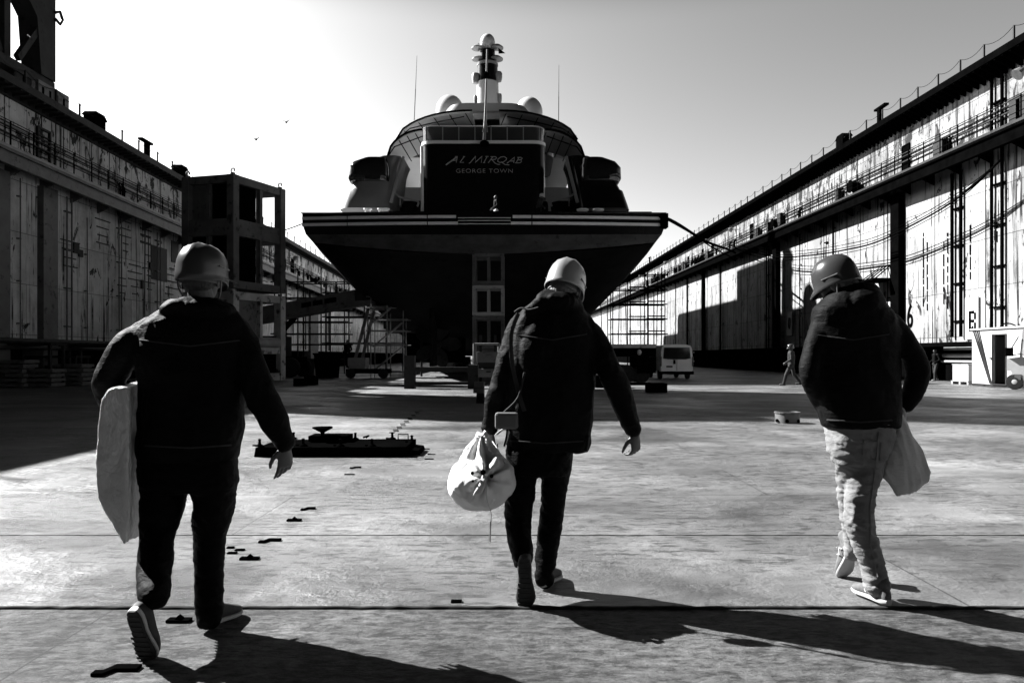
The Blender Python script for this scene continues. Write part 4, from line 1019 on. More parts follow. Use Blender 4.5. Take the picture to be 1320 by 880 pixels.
for i, (px, Y, r, lab) in enumerate(((105, 36, .3, 'dark drum between two work tables'), (66, 33.6, .26, 'dark drum by the lower work table'), (137, 39, .35, 'dark drum right of the last work table'))):
    m = MB(); x = W(px, 0, Y).x; m.lathe((x, Y, 0), [(r, 0), (r, .28), (r * 1.04, .3), (r, .32), (r, .58), (r * 1.04, .6), (r, .62), (r, .9), (r * .95, .9), (r * .94, .87)], 20); tag(m.build('drum', M['dark'], None, True), lab, 'drum', 'drums by the left wall')
m = MB(); 
for k, (z, r) in enumerate(((2.0, .12), (1.7, .09), (.5, .16))): m.tube([(-21.9, 20, z), (-21.9, 44, z)], r, 10)
tag(m.build('floor_pipes', M['dark'], None, True), 'dark horizontal pipes running along the foot of the left wall', 'pipes')
m = MB(); m.tube(smooth_path([(-20.6, 35, .12), (-19.5, 34.3, .1), (-18.6, 35.4, .1), (-19.6, 36.2, .13), (-20.4, 35.3, .18), (-19.4, 34.6, .2), (-18.2, 35.2, .1)], 6), .07, 6); tag(m.build('hose', M['black'], None, True), 'black hose lying in loops in front of the left work tables', 'hose')

# ---- white van seen from behind
def van(px, Y):
    x = W(px, 0, Y).x; t = thing('van', (x, Y, 0), 'white delivery van seen from behind in the ship shadow', 'van')
    hw = .93
    prof = [(-hw * .93, .42), (-hw, .55), (-hw * 1.0, 1.15), (-hw * .95, 1.75), (-hw * .86, 1.92), (-hw * .6, 1.98), (0, 2.0), (hw * .6, 1.98), (hw * .86, 1.92), (hw * .95, 1.75), (hw, 1.15), (hw, .55), (hw * .93, .42)]
    m = MB(); R = []
    for yy, s_, dz in ((0, .98, 0), (.12, 1, 0), (3.2, 1, 0), (3.9, .96, -.25), (4.4, .92, -.9), (4.8, .86, -1.0)):
        R.append([Vector((x + a * s_, Y + yy, .42 + (b - .42) * (1 + dz / 2))) for a, b in prof])
    m.loft(R); m.build('body', M['van'], t, True)
    m = MB(); m.loft([[Vector((x + a * .98, Y + yy, b)) for a, b in ((-.8, 1.2), (-.74, 1.82), (.74, 1.82), (.8, 1.2), (.5, 1.14), (-.5, 1.14))] for yy in (-.025, .01)]); m.build('rear_window', M['glass'], t)
    m = MB(); m.b2((x - .008, Y - .012, .5), (x + .008, Y + .02, 1.14)); m.build('door_seam', M['black'], t)
    m = MB(); m.b2((x - .2, Y - .045, .88), (x - .08, Y + .02, 1.12)); m.build('door_handle', M['black'], t)
    m = MB(); m.b2((x - .6, Y - .03, .68), (x - .25, Y + .02, .78)); m.build('number_plate', M['grey'], t)
    m = MB(); m.b2((x - .95, Y - .1, .28), (x + .95, Y + .05, .46)); m.build('bumper', M['black'], t, bevel=.03)
    for s_ in (-1, 1):
        m = MB(); m.b2((x + s_ * .86, Y - .02, .75), (x + s_ * .95, Y + .08, 1.3)); m.build('tail_light', M['grey'], t, bevel=.02)
        for k in (.5, 1.0, 1.5):
            m = MB(); m.b2((x + s_ * .93, Y - .01, k), (x + s_ * 1.0, Y + .05, k + .07)); m.build('hinge', M['light'], t)
        for yy in (.9, 3.9):
            m = MB(); m.lathe((x + s_ * .8, Y + yy, .33), [(.18, -.11), (.31, -.1), (.33, -.05), (.33, .05), (.31, .1), (.18, .11)], 20, axis=(1, 0, 0)); m.build('wheel', M['rubber'], t, True)
        m = MB(); m.b2((x + s_ * 1.0, Y + 3.5, 1.15), (x + s_ * 1.2, Y + 3.6, 1.45)); m.build('wing_mirror', M['black'], t)
    m = MB(); m.tube([(x - .1, Y + .4, 1.98), (x - .1, Y + .4, 2.3)], .04, 6); m.build('roof_vent', M['grey'], t)
van(872.5, 42.5)

# ---- dark staging beneath the left side of the stern
stg = thing('staging', (W(560, 0, 49).x, 49, 0), 'dark sheeted staging under the left side of the yacht stern', 'staging')
m = MB(); m.b2((W(524, 0, 50).x, 50, .9), (W(600, 0, 50).x, 50.08, 4.6)); m.build('sheet', M['black'], stg)
m = MB(); m.b2((W(496, 0, 49).x, 48.5, W(0, 424, 49).z), (W(546, 0, 49).x, 50.5, W(0, 406, 49).z)); m.b2((W(500, 0, 49).x, 48.6, W(0, 424, 49).z - .25), (W(540, 0, 49).x, 50.4, W(0, 424, 49).z - .003)); m.build('platform', M['dark'], stg)
for px in (499, 523, 544): m = MB(); m.tube([(W(px, 0, 49).x, 48.7, 0), (W(px, 0, 49).x, 48.7, W(0, 424, 49).z - .26)], .07, 8); m.build('post', M['dark'], stg)
# ---- flatbed trailer under the right flank
Yf_ = 36; t = thing('flatbed_trailer', (W(815, 0, Yf_).x, Yf_, 0), 'dark flatbed trailer with a sunlit deck left of the van', 'trailer')
xa, xb = W(780, 0, Yf_).x, W(846, 0, Yf_).x
m = MB(); m.b2((xa, Yf_, 1.72), (xb, Yf_ + 2.4, 1.9)); m.build('deck', M['light'], t)
m = MB(); m.b2((xa, Yf_ + .1, 1.3), (xb, Yf_ + .4, 1.717)); m.b2((xa, Yf_ + 2.0, 1.3), (xb, Yf_ + 2.3, 1.717)); m.b2((xb - .9, Yf_ + .05, .5), (xb, Yf_ + 2.3, 1.297)); m.build('chassis', M['black'], t)
for dx in (.5, 1.2):
    for yy in (.3, 2.1):
        m = MB(); m.lathe((xb - dx - 0.2, Yf_ + yy, .45), [(.2, -.15), (.42, -.14), (.45, 0), (.42, .14), (.2, .15)], 20, axis=(0, 1, 0)); m.build('wheel', M['rubber'], t, True)
m = MB(); m.b2((xa + .1, Yf_ + .1, 0), (xa + .25, Yf_ + .3, 1.3)); m.build('landing_leg', M['dark'], t)
m = MB(); m.ell(W(824, 454, Yf_ - .2), (.11, .08, .14)); m.tube([W(824, 454, Yf_ - .1), (W(824, 0, Yf_).x, Yf_ + .1, 1.6)], .03, 6); tag(m.build('work_lamp', M['light'], None, True), 'small round work lamp hanging at the trailer side', 'lamp')
m = MB(); a = W(848, 506, 27.0); m.b2((a.x - .35, 27, 0), (a.x + .35, 27.7, .34)); tag(m.build('timber_block', M['black'], None, bevel=.02), 'black block standing on the bright strip of floor before the van', 'block')
m = MB(); m.b2((W(768, 0, 31).x, 31, 0), (W(800, 0, 31).x, 33, .5)); m.b2((W(800, 0, 31).x + .02, 31.2, .1), (W(840, 0, 31).x, 31.5, .22)); tag(m.build('low_skid', M['black'], None, bevel=.02), 'low dark skid with a drawbar left of the van', 'skid')

# ---- white hut, pallet box and small truck on the right
hz, zd = 2.47, 2.22
h = thing('site_hut', (0, 0, 0), 'white steel site hut with an open dark doorway by the sunny wall', 'hut')
xd0, xd1, x0, x1 = 1.46, 2.31, 0, 3.6
m = MB(); m.b2((x0, 0, .12), (xd0, .08, hz)); m.b2((xd0 + .001, 0, zd), (x1, .08, hz)); m.b2((xd1, 0, .12), (x1, .08, zd - .001)); m.b2((x0, .083, .12), (x0 + .08, 1.5, hz - .06)); m.b2((x1 - .08, .083, .12), (x1, 1.5, hz - .06)); m.b2((x0 + .083, 1.42, .12), (x1 - .083, 1.5, hz - .06)); m.build('walls', M['white'], h)
m = MB(); m.b2((x0 - .05, -.08, hz + .003), (x1 + .05, 1.55, hz + .07)); m.build('roof', M['white'], h)
m = MB(); m.b2((x0, .02, 0), (x1, 1.5, .117)); m.build('skid_base', M['dark'], h)
m = MB(); m.b2((xd0 + .02, .6, .12), (xd1 - .02, .64, zd)); m.b2((xd0, .09, zd - .05), (xd1, .6, zd)); m.build('interior', M['black'], h)
for k in range(4):
    m = MB(); m.bar((.14 + k * .13, -.02, hz - .06), (1.28 + k * .03, -.02, .16), .03, .03 if k % 2 else .055); m.build('diagonal_bar', M['dark'], h)
m = MB(); m.b2((xd0 - .16, -.06, 1.2), (xd0 - .02, -.003, 1.26)); m.build('door_handle', M['black'], h)
m = MB(); m.ringrect((xd0 - .04, -.02, .1), (1, 0, 0), (0, 0, 1), xd1 - xd0 + .08, zd - .06, .05, .03); m.build('door_frame', M['dark'], h)
h.location = (20.4, 33.3, 0); h.rotation_euler = (0, 0, radians(-90))
m = MB(); m.tube(smooth_path([(20.6, 31.7, hz + .1), (20.6, 31.4, hz + .22), (20.6, 31.0, hz + .2), (20.6, 30.7, hz + .1)], 5), .03, 6); tag(m.build('cable_loop', M['black'], None, True), 'loop of dark cable lying on the hut roof', 'cable')
t = thing('pallet', (21.3, 35, 0), 'timber pallet beside the white site hut', 'pallet')
m = MB(); m.b2((20.85, 34.35, .13), (21.8, 35.7, .16)); m.build('top_boards', M['light'], t)
for yy in (34.35, 34.97, 35.58): m = MB(); m.b2((20.87, yy, 0), (21.78, yy + .12, .127)); m.build('runner', M['light'], t)
zt_ = W(0, 470, 34.8).z
m = MB(); m.b2((20.9, 34.4, .163), (21.75, 35.65, zt_)); o = m.build('white_box', M['white'], None, bevel=.02); tag(o, 'white box standing on the timber pallet by the hut', 'box')
m = MB(); m.b2((20.88, 34.38, zt_ + .003), (21.77, 35.67, zt_ + .03)); m.build('lid', M['light'], o)
# small white truck cut by the right edge
Yk = 29.6; t = thing('utility_truck', (W(1297, 0, Yk).x, Yk, 0), 'small white utility truck with a dark load bed at the right edge', 'truck')
def uk(n, m, mat, **k): return m.build(n, M[mat], t, **k)
w_ = lambda px, py, dy=0: W(px, py, Yk + dy) * 1
def plate(pts, dep, mat, name, dy=0):
    m = MB(); P = [W(px, py, Yk) + Vector((0, dy, 0)) for px, py in pts]; m.prism(P, (0, 0, 0), (0, dep, 0)); return uk(name, m, mat)
plate([(1297, 463), (1303, 463), (1309, 452), (1312, 424), (1372, 424), (1372, 470), (1297, 470)], 1.5, 'white', 'cab') if False else None
plate([(1297.5, 462), (1312, 460), (1345, 460), (1345, 478), (1320, 478), (1317, 495), (1307, 495), (1302, 478), (1297.5, 478)], 1.5, 'white', 'body')
plate([(1311.5, 460), (1314.5, 424), (1316.5, 424), (1314.5, 460)], .08, 'white', 'windscreen_pillar'); plate([(1311.5, 460), (1314.5, 424), (1316.5, 424), (1314.5, 460)], .08, 'white', 'windscreen_pillar', 1.42)
plate([(1316.6, 424), (1345, 424), (1345, 458.5), (1315, 458.5)], 1.3, 'black', 'load_cover', .1)
m = MB(); m.b2((W(1296.5, 0, Yk).x, Yk - .12, W(0, 459, Yk).z), (W(1305, 0, Yk).x, Yk - .03, W(0, 448, Yk).z)); m.tube([W(1303, 452, Yk - .07), W(1311, 434, Yk - .02)], .02, 6); m.tube([W(1304, 458, Yk - .07), W(1313, 456, Yk - .02)], .02, 6); uk('wing_mirror', m, 'black')
m = MB(); m.b2((W(1306, 0, Yk).x, Yk - .02, W(0, 489, Yk).z), (W(1313, 0, Yk).x, Yk - .003, W(0, 482, Yk).z)); uk('side_grille', m, 'grey')
for px in (1306, 1352):
    for dy in (.12, 1.35):
        m = MB(); c = W(px, 0, Yk); m.lathe((c.x, Yk + dy - .02, .31), [(.17, -.12), (.29, -.11), (.31, -.05), (.31, .05), (.29, .11), (.17, .12)], 24, axis=(0, 1, 0)); wh = uk('wheel', m, 'rubber', smooth=True)
        m = MB(); m.lathe((c.x, Yk + dy - .02, .31), [(.08, -.125), (.16, -.1), (.16, .1), (.08, .125)], 20, axis=(0, 1, 0)); m.build('rim', M['white'], wh, True)
m = MB(); m.b2((W(1318, 0, Yk).x, Yk - .05, .45), (W(1345, 0, Yk).x, Yk + 1.5, .8)); uk('chassis', m, 'black'); t.rotation_euler = (0, 0, radians(-42))

# ---- ring and hatch on the floor
p = G(1020, 546); p.y += .22; m = MB(); rr = .235; m.lathe((p.x, p.y, 0), [(rr, 0), (rr, .19), (rr * 1.06, .195), (rr * 1.06, .22), (rr * .9, .222), (rr * .88, .19), (rr * .86, .01)], 32)
o = m.build('steel_ring', M['grey'], None, True); tag(o, 'short round steel ring with notches standing on the open floor', 'ring')
for a in (200, 250, 310): m = MB(); m.lathe((p.x + rr * cos(radians(a)), p.y + rr * sin(radians(a)), .05), [(.035, -.02), (.035, .02)], 12, axis=(cos(radians(a)), sin(radians(a)), 0)); m.build('notch', M['black'], o)
Yh = 9.75; sx = lambda px: W(px, 0, Yh).x
hc = thing('hatch_cover', (sx(425), Yh + .4, 0), 'long low dark steel hatch cover with lugs lying on the floor', 'hatch cover')
def hk(n, m, mat='black', **k): return m.build(n, M[mat], hc, **k)
m = MB(); xa, xb = sx(327), sx(524); m.prism([(xa, Yh, .0), (xb, Yh, .0), (xb, Yh, .135), (xa + .02, Yh, .125)], (0, 0, 0), (0, .95, 0)); hk('cover', m, bevel=.01)
m = MB(); m.prism([(xb + .003, Yh + .1, 0), (xb + .16, Yh + .1, .02), (xb + .14, Yh + .1, .07), (xb + .003, Yh + .1, .09)], (0, 0, 0), (0, .6, 0)); hk('side_plate', m)
m = MB(); m.b2((sx(382), Yh + .55, .138), (sx(436), Yh + .9, .22)); hk('raised_plate', m, bevel=.01)
m = MB(); m.lathe((sx(400), Yh + .62, .22), [(.02, 0), (.03, .04), (.11, .085), (.14, .1), (.14, .115), (.02, .12)], 18); m.b2((sx(407), Yh + .6, .31), (sx(412), Yh + .66, .345)); hk('vent', m, smooth=True)
def lug(px, dy, s_=1):
    m = MB(); x = sx(px); z = .136; m.lathe((x, Yh + dy, z), [(.06 * s_, 0), (.05 * s_, .015), (.02 * s_, .03), (.016 * s_, .075), (.024 * s_, .09), (.008, .1)], 12); m.b2((x - .09, Yh + dy - .012, z + .001), (x - .02, Yh + dy + .012, z + .02)); hk('lug', m, smooth=True)
for px, dy in ((333, .05), (340, .75), (352, .9), (388, .1), (437, .07), (478, .07), (440, .85), (491, .9), (524, .5)): lug(px, dy)
m = MB(); a, b = sx(500), sx(514); m.tube([(a, Yh + .85, .13), (a, Yh + .85, .21), (b, Yh + .85, .21), (b, Yh + .85, .13)], .01, 6); hk('handle', m)
m = MB(); m.tube([(xb + .12, Yh + .2, .05), (xb + .2, Yh + .15, .12)], .006, 5); m.tube([(sx(455), Yh + .85, .16), (sx(459), Yh + .85, .19), (sx(452), Yh + .8, .17)], .014, 5); hk('split_pin', m)

# ---- loose cleats and scabs welded to the floor
def cleat(px, py, wpx, kind, label):
    p = G(px, py); s_ = sc(p.y); wd = wpx * s_; t = MB(); hgt = .015
    if kind == 0: t.b2((p.x - wd / 2, p.y, 0), (p.x + wd / 2, p.y + .05, hgt)); t.prism([(p.x - .02, p.y + .01, hgt), (p.x + .025, p.y + .01, hgt), (p.x, p.y + .01, hgt + .02)], (0, 0, 0), (0, .03, 0))
    elif kind == 1:
        pts = [(p.x - wd / 2, p.y), (p.x - wd * .2, p.y + .0), (p.x - wd * .05, p.y + .05), (p.x + wd / 2, p.y + .05), (p.x + wd / 2, p.y + .1), (p.x - wd * .15, p.y + .1), (p.x - wd * .3, p.y + .04), (p.x - wd / 2, p.y + .04)]
        t.prism([(x, y, 0) for x, y in pts], (0, 0, 0), (0, 0, hgt))
    else: t.b2((p.x - wd / 2, p.y, 0), (p.x + wd / 2, p.y + .035, hgt * .7))
    o = t.build('floor_cleat', M['black'], None, bevel=.003); return tag(o, label, 'cleat', 'cleats scattered on the floor')
cl = [(345, 700, 25, 1, 'bent black cleat on the floor between the two left walkers, beside the pale stain'), (320, 722, 24, 0, 'small pointed black cleat just right of the left walker leg'), (378, 672, 18, 0, 'small pointed black cleat below the hatch cover'), (395, 658, 16, 1, 'bent black cleat nearest below the hatch cover'),
      (228, 803, 30, 0, 'pointed black cleat between the feet of the left walker'), (142, 872, 52, 1, 'large bent black cleat at the bottom left of the floor'), (648, 815, 14, 2, 'short black bar on the near plate left of the middle walker') if False else (588, 777, 14, 2, 'short black bar just above the floor step left of the middle walker'),
      (298, 714, 12, 2, 'thin black chip hard against the left walker shin'), (308, 710, 12, 2, 'thin black chip right of the one at the shin'), (296, 707, 9, 2, 'smallest black chip behind the two at the shin'),
      (457, 604, 13, 1, 'bent black cleat in front of the hatch cover, right of centre'), (450, 612, 13, 2, 'flat black bar in front of the hatch cover, nearest of the two'), (549, 579, 9, 2, 'short black bar right of the hatch cover'), (553, 592, 12, 2, 'black bar lying lowest right of the hatch cover'), (556, 586, 10, 2, 'black bar in the middle of three right of the hatch cover')]
for c in cl: cleat(*c)
for i in range(16):
    ms = MB(); px = 505 + i * 2.3; py = 560 - i * 1.9 - 2; p = G(px + (i % 2) * 3, py); ms.b2((p.x - .045, p.y, 0), (p.x + .045, p.y + .05, .012))
    tag(ms.build('weld_mark', M['black']), 'tiny dash in the broken row of weld marks beyond the hatch cover', 'weld mark', 'row of weld marks on the floor')
# birds
for i, (px, py, s_, lab) in enumerate(((330, 180, .5, 'lower left of the two tiny dark birds in the sky'), (369, 158, .4, 'upper right of the two tiny dark birds in the sky'))):
    c = W(px, py, 70); m = MB(); m.ell(c, (.22 * s_, .5 * s_, .15 * s_), nu=10, nv=6)
    m.add([c + Vector((0, -.1, .05)), c + Vector((0, .2, .05)), c + Vector((.9 * s_, .1, .35)), c + Vector((.9 * s_, 0, .3)), c + Vector((-.9 * s_, .1, .3)), c + Vector((-.9 * s_, 0, .25)), c + Vector((0, .05, -.02))], [(0, 1, 2, 3), (1, 0, 5, 4), (0, 3, 6), (2, 1, 6), (0, 6, 5), (1, 4, 6), (3, 2, 6), (4, 5, 6)])
    tag(m.build('bird', M['black'], None, True), lab, 'bird', 'birds flying over the dock')
# ================================================================== people
def cloth(name, base, amp=.35, rough=.6, sc_=40, spec=.05, weave=True):
    m, t, b = newmat(name)
    n1 = noise_n(t, 5, 6, .6); n2 = noise_n(t, sc_ * 6, 2, .5); n3 = noise_n(t, 14, 6, .6, (1, 1, 2.4), dist=.6)
    c = ramp(t, n1.outputs[0], [(.3, base * (1 - amp)), (.7, min(1, base * (1 + amp)))]).outputs[0]
    t.links.new(c, b.inputs['Base Color']); b.inputs['Roughness'].default_value = rough; b.inputs['Specular IOR Level'].default_value = spec
    h = mixc(t, 'ADD', n3.outputs[0], n2.outputs[0], .12); bump(t, b, h, .5, .02); return m
M['jacket'] = cloth('black_jacket_cloth', .003)
M['jacket_b'] = cloth('black_anorak_cloth', .004)
M['jacket_c'] = cloth('charcoal_jacket_cloth', .004)
M['trousers'] = cloth('black_work_trousers', .002)
M['jeans'] = cloth('pale_trousers', .18, .2, sc_=60)
M['overall'] = cloth('grey_overalls', .035)
M['skin'] = paint('skin', .07, .5, .12, 9, bmp=.1, spec=.4)
M['hair_g'] = paint('grey_hair', .16, .7, .4, 60, bmp=.8, stretch=(1, 1, .2))
M['hair_d'] = paint('dark_hair', .03, .7, .4, 60, bmp=.8, stretch=(1, 1, .2))
M['helm_d'] = paint('grey_helmet_shell', .035, .3, .05, 3, bmp=0, spec=.5)
M['helm_w'] = paint('white_helmet_shell', .24, .25, .04, 3, bmp=0, spec=.5)
M['helm_m'] = paint('mid_grey_helmet_shell', .035, .22, .04, 3, bmp=0, spec=.5)
M['sole'] = paint('pale_shoe_sole', .35, .6, .1, 20, bmp=.1)
M['sole_d'] = paint('dark_shoe_tread', .02, .8, .3, 40, bmp=.5)
M['shoe_d'] = paint('black_shoe_upper', .015, .7, .4, 30, bmp=.2)
M['shoe_g'] = paint('grey_suede_shoe_upper', .09, .8, .3, 30, bmp=.2)
M['lace'] = paint('white_laces', .5, .6, .1, 20, bmp=0)
M['strap'] = paint('pale_strap', .1, .5, .2, 20, bmp=0)

def V(*a): return Vector(a)
def hand_mb(mb, wr, d, pn, side, curl=(.5, .6, .7, .8), spread=.10, th=.5, k=1.0):
    """palm and five fingers added to mb. wr wrist, d direction to the fingertips, pn direction the palm faces, side +1 if the thumb is at d x pn"""
    d = d.normalized(); pn = (pn - d * pn.dot(d)).normalized(); s = d.cross(pn) * side
    R = lambda p: wr + d * p[0] * k + s * p[1] * k + pn * p[2] * k
    rings = []
    for (t, hw, th_) in ((-.02, .026, .02), (.01, .03, .018), (.04, .041, .016), (.075, .043, .0145), (.092, .041, .012)):
        rings.append([R((t, hw * cos(2 * pi * q / 16), th_ * sin(2 * pi * q / 16) * (1.0))) for q in range(16)])
    mb.loft(rings)
    for i, (y, ln) in enumerate(((.033, .074), (.0115, .083), (-.0105, .077), (-.031, .06))):
        c = curl[i]; a = 0; p = (.082, y, 0.0); pts = [R((.06, y * .95, 0)), R(p)]; rr = [.0098, .0096]
        fan = y / .033 * spread
        for j, fr in enumerate((.45, .3, .25)):
            a += c * (.75, 1.0, .7)[j]
            p = (p[0] + ln * fr * cos(a) * cos(fan), p[1] + ln * fr * sin(fan) * cos(a), p[2] + ln * fr * sin(a)); pts.append(R(p)); rr.append((.0088, .0082, .0068)[j])
        mb.limb(pts, [r * k for r in rr], 10)
    p0 = (.018, .028, .006); p1 = (.045, .028 + .026, .014 + th * .01); p2 = (.073, .028 + .034, .02 + th * .018); p3 = (.096, .028 + .030, .024 + th * .03)
    mb.limb([R(p0), R(p1), R(p2), R(p3)], [.0145 * k, .012 * k, .0098 * k, .0075 * k], 10)

def head_frame(c, yaw, pitch, roll=0):
    return Matrix.Translation(c) @ Matrix.Rotation(yaw, 4, 'Z') @ Matrix.Rotation(pitch, 4, 'X') @ Matrix.Rotation(roll, 4, 'Y')
def head_mb(mb, H, k=1.0):
    R3 = H.to_3x3()
    def e(c, r): mb.ell(H @ Vector([q * k for q in c]), [q * k for q in r], R3, nu=22, nv=14)
    e((0, -.005, .03), (.076, .096, .09)); e((0, .018, -.045), (.06, .072, .068)); e((0, .05, -.085), (.034, .036, .026)); e((0, -.03, -.02), (.066, .07, .07))
    e((0, .09, .022), (.05, .016, .012)); e((.03, .086, .0), (.014, .01, .01)); e((-.03, .086, .0), (.014, .01, .01))
    mb.loft([[H @ Vector((x * k, y * k, z * k)) for x, y, z in ((-.006, .085, .01), (.006, .085, .01), (.004, .096, .008), (-.004, .096, .008))], [H @ Vector((x * k, y * k, z * k)) for x, y, z in ((-.017, .082, -.034), (.017, .082, -.034), (.011, .118, -.028), (-.011, .118, -.028))]])
    e((0, .086, -.055), (.024, .012, .006)); e((0, .084, -.066), (.02, .012, .007)); e((.052, .055, -.02), (.02, .022, .02)); e((-.052, .055, -.02), (.02, .022, .02))
    for sx in (-1, 1): e((sx * .08, -.006, -.008), (.01, .02, .033)); e((sx * .078, -.004, -.034), (.008, .011, .013))
def helmet(parent, H, mat, k=1.0, peak=.055, ridge=True, strap=True, deep=0):
    peak = peak * .7
    m = MB(); n = 40; rings = []
    prof = [(.97, -.04), (1.0, -.034), (1.015, -.005), (1.0, .012)] if deep else [(1.0, -.022), (1.03, -.016), (1.015, -.004), (1.0, .012)]
    prof += [(.995, .035), (.97, .065), (.90, .097), (.77, .125), (.58, .146), (.36, .158), (.14, .163), (.01, .1635)]
    if deep: prof = [(f, z * .84) for f, z in prof]
    for j, (f, z) in enumerate(prof):
        ring = []
        for i in range(n):
            a = 2 * pi * i / n; c, s_ = cos(a), sin(a)
            x = .106 * f * c; y = .132 * f * s_ - .005
            if j < 3 and s_ > 0: y += peak * (s_ ** 3) * (1 if j < 2 else .75)
            zz = z - (.014 * max(0, s_) ** 2 if j < 3 else 0) - (.012 * max(0, -s_) ** 2 if j < 4 else 0)
            if ridge and 3 < j < 11:
                ex = abs(x); b_ = .006 * math.exp(-(ex / .012) ** 2) + .004 * math.exp(-((ex - .045) / .008) ** 2)
                zz += b_; y *= 1 + b_ * .6
            ring.append(H @ (Vector((x, y, zz + .012)) * k))
        rings.append(ring)
    m.loft(rings, cap=False); inner = [[H @ (Vector((.106 * f * cos(2 * pi * i / n) * .95, .132 * f * .95 * sin(2 * pi * i / n) - .005, z + .008)) * k) for i in range(n)] for f, z in ((1.03, -.006), (.97, .05), (.7, .115), (.05, .14))]
    m.loft(inner, cap=False)
    for i in range(n): pass
    o = m.build('helmet', M[mat], parent, smooth='all')
    for sx in (-1, 1):                        # side slots and the harness strap
        s = MB(); s.tube([H @ (Vector((sx * .104, yy, .042)) * k) for yy in (-.055, 0, .04)], .0035 * k, 6)
        s.build('helmet_slot', M['strap'], o)
    if strap:
        s = MB()
        s.tube(smooth_path([H @ (Vector(p) * k) for p in ((-.1, -.03, .0), (-.098, -.02, -.05), (-.07, .01, -.1), (0, .04, -.125), (.07, .01, -.1), (.098, -.02, -.05), (.1, -.03, .0))], 4), .004, 6)
        s.loft([[H @ (Vector((x * 1.0, y, z)) * k) for z in (-.035, -.012)] for x, y in [(.088 * cos(radians(a)), .105 * sin(radians(a)) - .005) for a in range(200, 345, 12)]], closed=False, cap=False)
        s.build('chin_strap', M['strap'], o)
    return o

def shoe(parent, heel, yaw, pitch, mat, k=1.0, pale=True, laces=False, name='shoe', tread=False):
    """heel point on the floor; toe points to (sin yaw, cos yaw); pitch > 0 lifts the heel about the toe"""
    T0 = Matrix.Rotation(-yaw, 4, 'Z'); ball = Vector((0, .27 * k, 0))
    T = Matrix.Translation(heel) @ T0 @ Matrix.Translation(ball) @ Matrix.Rotation(-pitch, 4, 'X') @ Matrix.Translation(-ball)
    ys = [0, .012, .035, .07, .11, .15, .19, .225, .255, .275, .288]
    hw = [.016, .027, .034, .036, .034, .038, .046, .05, .045, .034, .014]
    ht = [.058, .08, .1, .11, .106, .093, .08, .068, .06, .05, .032]
    off = [0, 0, 0, 0, .002, .004, .006, .006, .004, .002, 0]
    def rings(scale, z0f, z1f, n=16, rnd_=True):
        out = []
        for y, w_, h_, ox in zip(ys, hw, ht, off):
            r = []
            for i in range(n):
                a = 2 * pi * i / n; cx_, sz = cos(a), sin(a)
                x = w_ * scale * (abs(cx_) ** .8) * (1 if cx_ > 0 else -1); z = z0f(y, h_) + (z1f(y, h_) - z0f(y, h_)) * (.5 + .5 * (abs(sz) ** .75) * (1 if sz > 0 else -1))
                r.append(T @ (Vector((x + ox, y, z)) * k))
            out.append(r)
        return out
    m = MB(); m.loft(rings(.97, lambda y, h: .02, lambda y, h: h))
    m.limb([T @ (Vector((0, .05, .06)) * k), T @ (Vector((0, .045, .115)) * k)], [.036 * k, .036 * k], 14)
    me = remesh(m, .006, 3); o = link(me, name, M[mat], parent)
    m = MB(); m.loft(rings(1.06, lambda y, h: .004 + .012 * max(0, (y - .2) / .09) ** 2, lambda y, h: .03 + .004 * (y < .09) + .012 * max(0, (y - .2) / .09) ** 2)); s = m.build('sole', M['sole' if pale else 'sole_d'], o, smooth=True)
    if tread:
        m = MB(); m.loft(rings(.96, lambda y, h: -.001 + .012 * max(0, (y - .2) / .09) ** 2, lambda y, h: .01 + .012 * max(0, (y - .2) / .09) ** 2))
        for q in range(9):
            yy = .025 + q * .028; w_ = .026 if q < 4 else .036; m.add([T @ (Vector(p) * k) for p in ((-w_, yy, -.004), (w_, yy, -.004), (w_, yy + .014, -.004), (-w_, yy + .014, -.004), (-w_, yy, .004), (w_, yy, .004), (w_, yy + .014, .004), (-w_, yy + .014, .004))], [(0, 1, 2, 3), (4, 5, 6, 7), (0, 1, 5, 4), (1, 2, 6, 5), (2, 3, 7, 6), (3, 0, 4, 7)])
        m.build('tread', M['sole_d'], s)
    if laces:
        m = MB()
        for q in range(4): m.tube([T @ (Vector((sx * .02, .115 + q * .02, .092 - q * .0075)) * k) for sx in (-1, 0, 1)], .0035, 5)
        m.tube([T @ (Vector((-.01, .11, .1)) * k), T @ (Vector((-.045, .11, .09)) * k)], .003, 5)
        m.build('laces', M['lace'], o)
        for sx in (-1, 1):
            m = MB(); m.tube([T @ (Vector((sx * (.044), .08, .045)) * k), T @ (Vector((sx * .041, .1, .075)) * k), T @ (Vector((sx * .046, .125, .045)) * k), T @ (Vector((sx * .04, .145, .07)) * k)], .004, 5)
            m.build('side_emblem', M['lace'], o)
    return o, T

def wr(c, f, amp, off=0, st=(1, 1, 1)):
    p = Vector((c[0] * f * st[0] + off, c[1] * f * st[1], c[2] * f * st[2]))
    return amp * noise.noise(p)
def ridged(c, f, amp, off=0, st=(1, 1, 1)):
    p = Vector((c[0] * f * st[0] + off, c[1] * f * st[1] + off, c[2] * f * st[2]))
    p += Vector((noise.noise(p * .7), noise.noise(p * .7 + Vector((9, 0, 0))), noise.noise(p * .7 + Vector((0, 9, 0))))) * .8
    return amp * (.5 - abs(noise.noise(p)) * 1.6)

